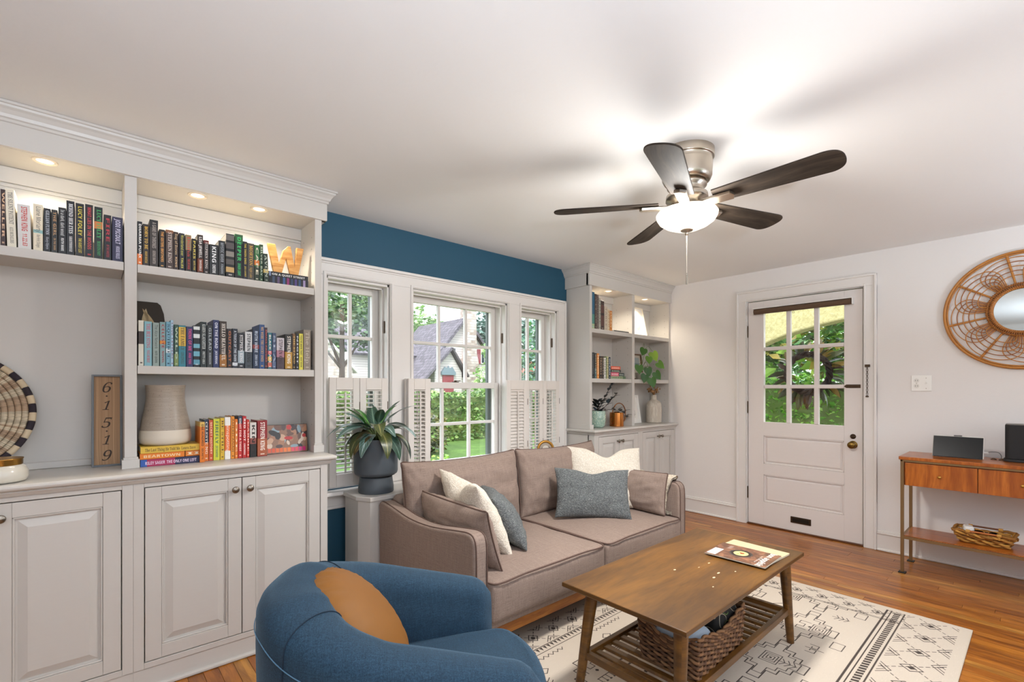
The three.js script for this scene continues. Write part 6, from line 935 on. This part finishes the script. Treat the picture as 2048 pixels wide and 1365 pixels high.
{ // small round gold frame with a dog portrait on the radiator cover
  const art = artTex(128, 128, (q) => { q.fillStyle = '#a89a8a'; q.fillRect(0, 0, 128, 128); q.fillStyle = '#5a5452'; q.beginPath(); q.ellipse(34, 80, 22, 40, 0.4, 0, 7); q.fill(); q.beginPath(); q.ellipse(98, 76, 20, 40, -0.4, 0, 7); q.fill(); q.fillStyle = '#d8d0c4'; q.beginPath(); q.ellipse(64, 70, 34, 40, 0, 0, 7); q.fill(); q.fillStyle = '#c4b8ac'; q.beginPath(); q.ellipse(64, 92, 20, 20, 0, 0, 7); q.fill(); q.fillStyle = '#241f1e'; for (const [x, y, s] of [[50, 60, 5], [79, 60, 5], [64, 84, 8]]) { q.beginPath(); q.arc(x, y, s, 0, 7); q.fill(); } });
  const o = thing('round_photo_frame', 'small round gold frame with a dog photo behind the sofa', 'photo frame', [2.74, 0.6325, -2.66], -0.5); o.rotation.order = 'YXZ'; o.rotation.x = -0.1;
  const gold = P({ color: 0xb9863a, roughness: 0.35, metalness: 0.7 }); mesh('frame', flat(new THREE.TorusGeometry(0.062, 0.011, 12, 48).translate(0, 0.13, 0)), gold, o); mesh('photo', flat(new THREE.CircleGeometry(0.057, 40).translate(0, 0.13, 0.001)), P({ map: art, roughness: 0.4 }), o); mesh('stand', [cyl(0.03, 0.026, 0.012, 0, 0, 0, 24), rod(V3(0, 0.01, 0), V3(0, 0.062, 0), 0.008, 0.012), rod(V3(0, 0.13, -0.006), V3(0, 0.004, -0.06), 0.004)], gold, o);
  const c = thing('window_cord', 'dark cord looped on the casing of the far window', 'cord'); mesh('wire', tube([V3(2.83, 0.78, -2.84), V3(2.9, 0.72, -2.83), V3(3.02, 0.69, -2.82), V3(3.1, 0.71, -2.84), V3(3.16, 0.74, -2.855)], 0.003, 30, 6), P({ color: 0x3a4230, roughness: 0.7 }), c);
}
// ---------------------------------------------------------------- louvred cafe shutters
function shutter(label, x0, x1, z, tilt, turn = 0, y0 = 0.655, y1 = 1.318) {
  const w = x1 - x0, o = thing('louvred_shutter', label, 'shutter', [x0, 0, z], turn), s = 0.042, t = 0.022;
  mesh('stile', bb(0, s, y0, y1, -t / 2, t / 2, 0.003), M.shutter, o); mesh('stile', bb(w - s, w, y0, y1, -t / 2, t / 2, 0.003), M.shutter, o); mesh('rail', bb(s, w - s, y1 - 0.075, y1, -t / 2, t / 2, 0.002), M.shutter, o); mesh('rail', bb(s, w - s, y0, y0 + 0.075, -t / 2, t / 2, 0.002), M.shutter, o);
  const g = new RoundedBoxGeometry(w - 2 * s, 0.0055, 0.03, 1, 0.0024), gg = flat(g), n = Math.floor((y1 - y0 - 0.16) / 0.0262);
  for (let i = 0; i <= n; i++) { const q = mesh('slat', gg, M.shutter, o); q.position.set(w / 2, y0 + 0.086 + i * 0.0262, 0); q.rotation.x = tilt; }
  mesh('tilt_rod', bb(w / 2 - 0.005, w / 2 + 0.005, y0 + 0.08, y1 - 0.09, 0.014, 0.024, 0.002), M.shutter, o);
  for (const hy of [y1 - 0.2, y0 + 0.12]) mesh('hinge', cyl(0.004, 0.004, 0.05, w, hy, 0.008, 8), M.bronze, o);
}
shutter('louvred cafe shutter behind the planter, next to the tall bookcase', 1.068, 1.256, -2.845, 0.12); shutter('louvred cafe shutter behind the planter, hinged to the white mullion', 1.258, 1.446, -2.845, 0.12);
shutter('folded-back louvred shutter at the planter side of the wide window', 1.578, 1.745, -2.81, 0.3, -0.04); shutter('folded-back louvred shutter lying behind the other at the wide window', 1.572, 1.738, -2.837, 0.3, 0);
shutter('louvred shutter with closed slats folded over the mullion right of the wide window', 2.452, 2.678, -2.82, 0.95, 0);
shutter('open louvred shutter of the far window behind the gold frame', 2.685, 2.888, -2.85, 0.1); shutter('open louvred shutter of the far window next to the corner bookcase', 2.89, 3.093, -2.85, 0.1);
// ---------------------------------------------------------------- outside
const GY = -0.35;
{
  const n = tileNoise(101), tx = dataTex(512, 512, (u, v) => { const k = 0.45 * n(u, v, 8, 8) + 0.3 * n(u, v, 40, 40) + 0.25 * n(u, v, 200, 200); return mixc([48, 74, 26], [100, 134, 56], k); }, true, [1 / 4, 1 / 4]);
  const l = struct('lawn', 'green lawn outside the windows'); mesh('turf', [bb(-30, 45, GY - 0.2, GY, -50, ZO - 0.06), bb(XD + 2.7, 45, GY - 0.2, GY - 0.001, ZO, 20), bb(-30, XD + 2.7, GY - 0.2, GY - 0.001, ZN + 0.3, 30)], P({ map: tx, roughness: 1, bumpMap: tx, bumpScale: 0.03 }), l);
  const p = struct('porch', 'stucco entrance porch outside the door'), sn = tileNoise(102), st = dataTex(256, 256, (u, v) => { const k = 0.5 * sn(u, v, 30, 30) + 0.5 * sn(u, v, 90, 90); return mixc([150, 140, 92], [192, 184, 136], k); }, true, [1.2, 1.2]);
  mesh('porch_floor', bb(XD + 0.2, XD + 2.7, GY, -0.06, -4.2, 1.6), P({ color: 0x9a9388, roughness: 0.9 }), p);
  const sh = new THREE.Shape([V2(-4.2, -0.06), V2(-4.2, 3.3), V2(3.4, 3.3), V2(3.4, -0.06), V2(2.2, -0.06)]); const N = 40; sh.lineTo(2.2, 1.46); for (let i = 0; i <= N; i++) { const a = PI * i / N; sh.lineTo(-0.4 + 2.6 * Math.cos(a), 1.46 + 0.74 * Math.sin(a)); } sh.lineTo(-3.0, -0.06); sh.closePath();
  const g = extrude(sh, 0.24, 0.02, 2); g.rotateY(-PI / 2); g.translate(7.2, 0, 0); mesh('arch_wall', boxUV(fixWinding(g)), P({ map: st, roughness: 0.95, bumpMap: st, bumpScale: 0.012 }), p);
}
// foliage: many small leaves, each its own little blade; the crown of a plant is one uncountable mass
const bladeG = (() => { const g = new THREE.BufferGeometry(); g.setAttribute('position', new THREE.Float32BufferAttribute([0, 0, 0, -0.3, 0.06, 0.45, 0, 0, 0.5, 0, 0, 0, 0, 0, 0.5, 0.3, 0.06, 0.45, -0.3, 0.06, 0.45, 0, -0.06, 1, 0, 0, 0.5, 0, 0, 0.5, 0, -0.06, 1, 0.3, 0.06, 0.45], 3)); g.setAttribute('uv', new THREE.Float32BufferAttribute(new Float32Array(24), 2)); g.computeVertexNormals(); return g; })();
const leafM = P({ color: 0xffffff, roughness: 0.55, transmission: 0.3, thickness: 0, side: THREE.DoubleSide });
function foliage(parent, name, n, size, colors, seed, place) {
  const m = new THREE.InstancedMesh(bladeG, leafM, n), r = rng(seed), q = new THREE.Object3D(), c = new THREE.Color(), cs = colors.map((h) => new THREE.Color(h)); m.name = name; m.castShadow = m.receiveShadow = true; m.userData.kind = 'stuff';
  for (let i = 0; i < n; i++) { const [x, y, z] = place(r, i); q.position.set(x, y, z); q.rotation.set((r() - 0.5) * 2.2, r() * 6.3, (r() - 0.5) * 2.2); const s = size * (0.6 + 0.8 * r()); q.scale.set(s, s, s); q.updateMatrix(); m.setMatrixAt(i, q.matrix); c.copy(cs[Math.floor(r() * cs.length)]).lerp(cs[Math.floor(r() * cs.length)], r()); m.setColorAt(i, c); }
  parent.add(m); return m;
}
function hedge(label, x0, x1, y1, z0, z1, n, size, colors, seed) {
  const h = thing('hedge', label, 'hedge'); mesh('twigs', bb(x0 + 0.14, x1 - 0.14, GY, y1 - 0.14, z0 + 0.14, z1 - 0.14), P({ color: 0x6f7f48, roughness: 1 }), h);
  foliage(h, 'foliage', n, size, colors, seed, (r) => { const t = r(), top = t < 0.3; const x = lerp(x0, x1, r()), bump = 0.1 * N3(x * 1.3, 0, seed); if (top) return [x, y1 + bump - r() * 0.12, lerp(z0, z1, r())]; return (x1 - x0) > (z1 - z0) ? [x, lerp(GY, y1 + bump, r()), t < 0.85 ? z1 - r() * 0.16 : z0 + r() * 0.16] : [t < 0.85 ? x0 + r() * 0.16 : x1 - r() * 0.16, lerp(GY, y1, r()), lerp(z0, z1, r())]; });
}
function tree(name, label, [x, z], crowns, trunkR, n, size, colors, seed, group) {
  const t = thing(name, label, name === 'shrub' ? 'shrub' : 'tree', [x, GY, z], 0, group); const bark = P({ color: 0x4c3d30, roughness: 0.95 });
  if (trunkR) { const [c0] = crowns; mesh('trunk', rod(V3(0, 0, 0), V3(c0[0] * 0.7, c0[1], c0[2] * 0.7), trunkR, trunkR * 0.5, 10), bark, t); crowns.slice(1).forEach((c) => mesh('branch', rod(V3(c0[0] * 0.35, c0[1] * 0.5, c0[2] * 0.35), V3(c[0], c[1], c[2]), trunkR * 0.45, trunkR * 0.15, 7), bark, t)); }
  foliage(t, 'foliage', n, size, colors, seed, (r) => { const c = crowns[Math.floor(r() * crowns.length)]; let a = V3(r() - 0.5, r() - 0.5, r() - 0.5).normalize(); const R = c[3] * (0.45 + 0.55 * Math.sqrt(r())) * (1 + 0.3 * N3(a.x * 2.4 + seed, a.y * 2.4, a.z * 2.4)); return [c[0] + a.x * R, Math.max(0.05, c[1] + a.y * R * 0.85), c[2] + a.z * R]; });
}
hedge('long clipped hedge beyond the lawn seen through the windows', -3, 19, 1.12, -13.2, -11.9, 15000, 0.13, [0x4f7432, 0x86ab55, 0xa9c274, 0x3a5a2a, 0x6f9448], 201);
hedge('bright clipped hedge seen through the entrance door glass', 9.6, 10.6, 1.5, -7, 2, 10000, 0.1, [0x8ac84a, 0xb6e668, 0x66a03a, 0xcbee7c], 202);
tree('magnolia_tree', 'broad-leaved tree hanging over the porch outside the door', [8.9, -0.9], [[0, 2.75, 0, 1.1], [-0.2, 2.55, -0.9, 0.85], [0.1, 2.45, -1.7, 0.9], [0.2, 2.6, -2.7, 1.0], [0.3, 3.4, -1.4, 1.2]], 0.09, 2600, 0.2, [0x3f6c28, 0x68a236, 0x97c84a, 0xb09a3c, 0x2c4c20], 203);
tree('shade_tree', 'tall green trees closing the view behind the bright hedge', [15, -8.5], [[0, 3.6, 0, 2.6], [0, 2.6, 4, 2.6], [0, 3, 7, 2.5], [1, 5.5, 3, 3], [1, 2.4, 1.8, 2.2]], 0.2, 7000, 0.36, [0x3a6a2c, 0x6a9a48, 0x8fb868, 0x9fc0b0], 204, 'trees beyond the hedges');
tree('shrub', 'dark yew shrub in front of the stone house', [5.3, -10.6], [[0, 0.9, 0, 0.95], [-0.9, 0.6, 0.3, 0.8], [0.8, 0.5, 0.4, 0.7]], 0.06, 2600, 0.12, [0x3a4420, 0x5c6432, 0x7d7a3e, 0x2c341a], 205);
tree('shrub', 'young light green shrub on the lawn near the wide window', [4.0, -6.1], [[0, 0.5, 0, 0.16], [0.1, 0.35, 0.05, 0.15], [-0.12, 0.28, 0, 0.14]], 0.01, 130, 0.09, [0x86b03a, 0xa9cc4a, 0x6f9a34], 206);
tree('branching_tree', 'leafy tree whose branches cross the left window', [6.7, -16.6], [[0, 4.6, 0, 1.1], [-1.3, 3.7, 0.2, 1.0], [0.7, 3.6, 0.3, 0.75], [-1.4, 5.6, 0, 1.0]], 0.13, 1900, 0.2, [0x2c4a2c, 0x46663c, 0x5d8250, 0x34503a], 207, 'trees beyond the hedges');
tree('slender_tree', 'slender young tree between the hedge and the siding house', [13.6, -16.8], [[0, 2.2, 0, 0.7], [0.35, 3.3, 0, 0.65], [-0.5, 1.4, 0.3, 0.6], [0.5, 1.3, 0.2, 0.7]], 0.05, 1500, 0.17, [0x7fa85a, 0xa2c47c, 0x5c8a44, 0xb6d08c], 208, 'trees beyond the hedges');
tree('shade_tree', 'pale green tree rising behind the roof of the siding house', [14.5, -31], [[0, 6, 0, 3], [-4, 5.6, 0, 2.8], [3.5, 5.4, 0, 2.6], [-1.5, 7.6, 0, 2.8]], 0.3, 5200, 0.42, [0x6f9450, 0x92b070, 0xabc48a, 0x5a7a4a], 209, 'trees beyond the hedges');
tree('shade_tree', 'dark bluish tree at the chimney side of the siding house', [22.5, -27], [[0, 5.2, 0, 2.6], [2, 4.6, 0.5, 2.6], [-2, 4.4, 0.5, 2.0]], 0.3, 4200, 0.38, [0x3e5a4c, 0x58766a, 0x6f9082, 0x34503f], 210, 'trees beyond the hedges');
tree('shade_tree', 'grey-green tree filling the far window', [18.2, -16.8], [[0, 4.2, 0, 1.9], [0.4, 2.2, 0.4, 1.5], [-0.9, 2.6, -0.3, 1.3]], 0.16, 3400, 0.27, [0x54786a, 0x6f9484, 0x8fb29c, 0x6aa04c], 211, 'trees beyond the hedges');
tree('shade_tree', 'tall dark tree standing between the two houses', [11.6, -30.5], [[0, 5, 0, 2.0], [-1.4, 4.2, 0, 1.7], [1.2, 6, 0, 1.9]], 0.25, 2600, 0.36, [0x3c5a38, 0x567a4c, 0x6f8f60], 212, 'trees beyond the hedges');
{ // siding house across the street
  const sid = dataTex(32, 128, (u, v) => { const f = (v * 8) % 1; return f < 0.08 ? [138, 130, 128] : [200 - 4 * f, 192 - 4 * f, 188 - 4 * f]; }, true, [1, 1]);
  const n = tileNoise(111), shg = dataTex(256, 256, (u, v) => { const row = Math.floor(v * 16), f = (v * 16) % 1, k = n(u + row * 0.13, row / 16, 34, 16), e = ((u * 34 + row * 0.5) % 1) < 0.08 ? 0.8 : 1; return [96, 91, 98].map((c) => c * (0.78 + 0.4 * k) * (f < 0.12 ? 0.72 : 1) * e); }, true, [0.4, 0.4]);
  const stn = dataTex(256, 256, (u, v) => { const row = Math.floor(v * 14), f = (v * 14) % 1, k = n(u + row * 0.31, row / 14, 11, 14); return f < 0.12 ? [150, 142, 138] : mixc([150, 134, 124], [208, 198, 190], k); }, true, [0.5, 0.5]);
  const W = P({ map: sid, roughness: 0.8 }), Rf = P({ map: shg, roughness: 0.9 }), St = P({ map: stn, roughness: 0.95, bumpMap: stn, bumpScale: 0.03 }), dk = P({ color: 0x4c4648, roughness: 0.7 }), red = P({ color: 0x8a3f44, roughness: 0.6 }), teal = P({ color: 0x6f8088, roughness: 0.6 }), gl = P({ color: 0x39424a, roughness: 0.1 });
  const h = thing('siding_house', 'white siding house with grey roof and stone chimney across the lawn', 'house');
  const prism = (pts, z0, z1) => { const g = extrude(poly(pts), z1 - z0); g.translate(0, 0, z0); return boxUV(g); };
  const slab = (x0, y0, x1, y1, z0, z1, t = 0.14) => { const L = Math.hypot(x1 - x0, y1 - y0), g = new THREE.BoxGeometry(L, t, z1 - z0); g.translate(L / 2, t / 2, 0); g.rotateZ(Math.atan2(y1 - y0, x1 - x0)); g.translate(x0, y0, (z0 + z1) / 2); return boxUV(g); };
  mesh('gable_wall', prism([[12.75, GY], [12.75, 2.05], [15.25, 4.95], [17.7, 2.2], [17.7, GY]], -25.5, -21), W, h);
  mesh('roof_slope', slab(12.3, 1.6, 15.25, 5.0, -25.6, -20.75), Rf, h); mesh('roof_slope', slab(15.25, 5.0, 18.1, 1.75, -25.6, -20.75), Rf, h);
  mesh('side_wing', bb(9.8, 13.2, GY, 3.15, -27, -23.2), W, h);
  const wr = new THREE.BoxGeometry(4.2, 0.14, 2.6); wr.rotateX(0.62); wr.translate(11.7, 3.75, -23.9); mesh('wing_roof', boxUV(wr), Rf, h);
  mesh('entry_gable', prism([[12.85, GY], [12.85, 2.1], [13.75, 3.2], [14.5, 2.1], [14.5, GY]], -21, -20.2), W, h);
  mesh('entry_roof', slab(11.9, 1.35, 13.8, 3.28, -21.2, -19.95, 0.12), Rf, h); mesh('entry_roof', slab(13.72, 3.3, 14.75, 1.85, -21.2, -19.95, 0.1), dk, h);
  mesh('chimney', [prism([[14.75, GY], [14.75, 2.4], [15.15, 3.2], [15.2, 5.9], [15.75, 5.9], [15.8, 3.2], [16.0, 2.4], [16.0, GY]], -21.3, -20.6)], St, h);
  mesh('chimney_cap', bb(15.12, 15.83, 5.88, 6.0, -21.38, -20.52), dk, h);
  mesh('front_door', bb(13.3, 13.95, GY, 1.95, -20.2, -20.14), red, h); mesh('door_pediment', [bb(13.2, 14.05, 1.95, 2.1, -20.22, -20.08), prism([[13.22, 2.1], [13.4, 2.36], [13.56, 2.28], [13.62, 2.42], [13.7, 2.28], [13.86, 2.36], [14.03, 2.1]], -20.2, -20.1)], teal, h);
  const win = (x, y, w, hh, z, shut) => { const f = mesh('window', bb(x - w / 2, x + w / 2, y - hh / 2, y + hh / 2, z, z + 0.06), M.white, h); mesh('pane', [bb(x - w / 2 + 0.05, x - 0.02, y - hh / 2 + 0.05, y + hh / 2 - 0.05, z + 0.06, z + 0.07), bb(x + 0.02, x + w / 2 - 0.05, y - hh / 2 + 0.05, y + hh / 2 - 0.05, z + 0.06, z + 0.07)], gl, f); if (shut) for (const s of [-1, 1]) mesh('shutter', bb(x + s * (w / 2 + 0.02), x + s * (w / 2 + 0.26), y - hh / 2, y + hh / 2, z, z + 0.05), red, h); };
  win(14.45, 3.15, 0.44, 0.62, -21, false); win(16.6, 3.05, 0.5, 0.8, -21, true); win(16.6, 1.2, 0.6, 1.0, -21, true);
  const s = thing('stone_house', 'stone gable house seen through the narrow left window', 'house');
  mesh('gable_wall', prism([[4.6, GY], [4.6, 2.4], [6.9, 4.7], [9.4, 2.2], [9.4, GY]], -27, -22), St, s);
  const wh = P({ color: 0xe8e4e0, roughness: 0.7 }); mesh('upper_siding', prism([[5.6, 3.35], [6.9, 4.65], [8.3, 3.35]], -22, -21.95), wh, s); mesh('verge_board', [slab(4.4, 2.2, 6.9, 4.72, -27, -21.85, 0.1), slab(6.9, 4.72, 9.6, 2.0, -27, -21.85, 0.1)], wh, s);
  const f = mesh('window', bb(7.45, 8.15, 2.1, 3.25, -22, -21.93), wh, s); mesh('pane', [bb(7.52, 7.78, 2.7, 3.18, -21.93, -21.92), bb(7.82, 8.08, 2.7, 3.18, -21.93, -21.92), bb(7.52, 7.78, 2.17, 2.65, -21.93, -21.92), bb(7.82, 8.08, 2.17, 2.65, -21.93, -21.92)], P({ color: 0x66727c, roughness: 0.1 }), f);
  const rr = thing('red_roof_house', 'red roofed house peeking through the far window', 'house'); mesh('wall', bb(22, 27, GY, 2.2, -24, -20.6), wh, rr); mesh('roof', prism([[21.6, 2.1], [24.5, 3.9], [27.4, 2.1]], -24.2, -20.3), P({ color: 0x9a5a48, roughness: 0.9 }), rr);
}
{ // wreath on the outside of the door
  const w = thing('door_wreath', 'dark magnolia wreath hanging on the outside of the entrance door', 'wreath', [4.648, 1.385, -1.365]); w.rotation.y = PI / 2; const r = rng(301);
  mesh('vine_ring', [0, 1, 2].map((k) => { const pts = []; for (let i = 0; i < 36; i++) { const a = i / 36 * 2 * PI; const R = 0.165 + 0.016 * Math.cos(a * 7 + k * 2.1); pts.push(V3(R * Math.cos(a), R * Math.sin(a), 0.022 + 0.014 * Math.sin(a * 7 + k * 2.1))); } return tube(pts, 0.014, 120, 6, true); }), P({ color: 0x33261f, roughness: 0.9 }), w);
  const lg = flat(leafGeo(0.14, 0.045, 0.7, 0.25)), ms = [0x3d4a22, 0x59602c, 0x7a6428, 0x4a3420, 0x9a8030, 0x2e3a1c].map((c) => P({ color: c, roughness: 0.45, transmission: 0.2, thickness: 0, side: THREE.DoubleSide }));
  for (let i = 0; i < 58; i++) { const a = i / 58 * 2 * PI + r() * 0.2, o = mesh('leaf', lg, ms[Math.floor(r() * 6)], w); const d = V3(Math.cos(a + 0.9 * (r() - 0.3)), Math.sin(a + 0.9 * (r() - 0.3)), 0.35 * r()).normalize(); o.position.set(0.17 * Math.cos(a), 0.17 * Math.sin(a), 0.03); o.quaternion.setFromUnitVectors(V3(0, 0, 1), d); o.rotateZ(r() * 2 - 1); o.scale.setScalar(0.75 + r() * 0.5); }
  mesh('ribbon', bb(-0.05, 0.03, -0.2, -0.13, 0.036, 0.044, 0.004), P({ color: 0x4a4450, roughness: 0.6 }), w);
}
// ---------------------------------------------------------------- ceiling fan with its lamp
{
  const f = thing('ceiling_fan', 'flush-mount ceiling fan with five dark blades and lit glass bowl', 'ceiling fan', [2.03, 0, -1.08]);
  mesh('canopy', lathe([[0.118, 2.325], [0.118, 2.292], [0.114, 2.288], [0.108, 2.287], [0.108, 2.272], [0.111, 2.27], [0.108, 2.21], [0.1, 2.192], [0.088, 2.184], [0.0, 2.184]], 48), M.nickel, f);
  mesh('motor_flange', lathe([[0, 2.184], [0.084, 2.184], [0.086, 2.168], [0.074, 2.162], [0.072, 2.14], [0.09, 2.13], [0.092, 2.108], [0.07, 2.1], [0.06, 2.075], [0.0, 2.075]], 40), M.nickel, f);
  for (let k = 0; k < 5; k++) {
    const b = sub(f, 'blade', [0, 2.085, 0]); b.rotation.y = -(16 + 72 * k) * PI / 180;
    const s = new THREE.Shape(); s.moveTo(0.13, -0.05); s.lineTo(0.54, -0.072); s.quadraticCurveTo(0.6, -0.072, 0.605, -0.02); s.quadraticCurveTo(0.61, 0.062, 0.55, 0.066); s.lineTo(0.13, 0.05); s.quadraticCurveTo(0.115, 0, 0.13, -0.05);
    const g = extrude(s, 0.007, 0.002, 1); g.rotateX(-PI / 2); g.rotateX(-0.2); g.translate(0, 0.004, 0);
    mesh('wood_blade', boxUV(g), M.blade, b);
    const iron = extrude(poly([[0.05, -0.02], [0.12, -0.026], [0.2, -0.026], [0.21, 0], [0.2, 0.026], [0.12, 0.026], [0.05, 0.02]]), 0.016, 0.003, 1); iron.rotateX(-PI / 2); iron.rotateX(-0.2); iron.translate(0, -0.016, 0);
    mesh('blade_iron', iron, M.nickel, b);
  }
  mesh('light_fitter', lathe([[0, 2.085], [0.05, 2.085], [0.056, 2.075], [0.072, 2.07], [0.074, 2.06], [0.06, 2.056], [0, 2.056]], 36), M.nickel, f);
  const bowl = lathe([[0, 1.972], [0.03, 1.973], [0.06, 1.979], [0.095, 1.994], [0.12, 2.012], [0.132, 2.032], [0.134, 2.045], [0.126, 2.056], [0.1, 2.066], [0.07, 2.07]], 48);
  mesh('glass_bowl', bowl, P({ color: 0xfff4e2, emissive: new THREE.Color(1, 0.93, 0.78), emissiveIntensity: 1.15, roughness: 0.25 }), f);
  mesh('finial', lathe([[0, 1.948], [0.006, 1.95], [0.009, 1.956], [0.006, 1.96], [0.01, 1.964], [0.026, 1.969], [0.028, 1.974], [0, 1.975]], 24), M.nickel, f);
  mesh('pull_chain', rod(V3(0, 1.76, 0), V3(0, 1.95, 0), 0.0014, 0.0014, 6), M.nickel, f);
  mesh('chain_pull', [cyl(0.0035, 0.003, 0.045, 0, 1.725, 0, 10), cyl(0.0025, 0.0025, 0.006, 0, 1.772, 0, 8)], M.darkNickel, f);
  const p = new THREE.PointLight(LAMP, FAN_POWER, 0, 2); p.position.set(2.03, 2.025, -1.08); p.castShadow = true; p.shadow.radius = 4; p.name = 'fan_lamp'; scene.add(p);
  const s = new THREE.SpotLight(LAMP, FAN_DOWN, 0, 1.5, 1, 2); s.position.set(2.03, 1.965, -1.08); s.target.position.set(2.03, 0, -1.08); s.castShadow = true; s.shadow.radius = 5; s.name = 'fan_lamp_down'; scene.add(s, s.target);
}

// two uplighter floor lamps added unseen behind the camera to brighten the ceiling
[['tall white uplighter floor lamp added unseen behind the camera near the entrance wall', 3.3, 1.6, 1], ['tall white uplighter floor lamp added unseen behind the camera near the centre of the room', -0.1, 0.75, 0]].forEach(([label, x, z, k]) => {
  const f = thing('added_floor_lamp', label, 'added floor lamp', [x, 0, z]);
  mesh('base', lathe([[0, 0], [0.14, 0], [0.14, 0.015], [0.02, 0.03], [0, 0.03]], 32), M.white, f); mesh('pole', cyl(0.012, 0.012, 1.2, 0, 0.02, 0, 14), M.white, f);
  mesh('bowl_shade', lathe([[0.012, 1.2], [0.07, 1.21], [0.13, 1.25], [0.16, 1.3], [0.155, 1.3], [0.12, 1.255], [0.06, 1.22], [0.012, 1.215]], 36), M.white, f);
  mesh('bulb', flat(new THREE.SphereGeometry(0.03, 16, 12).translate(0, 1.25, 0)), P({ color: 0x000000, emissive: new THREE.Color(1, 0.97, 0.92), emissiveIntensity: 4 }), f);
  const s = new THREE.SpotLight(UPLIGHT, UP_POWER[k], 0, 1.52, 0.12, 2); s.position.set(x, 1.302, z); s.target.position.set(x, 3, z); s.castShadow = true; s.shadow.radius = 5; s.name = 'added_floor_lamp_light'; scene.add(s, s.target);
});
renderer.render(scene, camera);
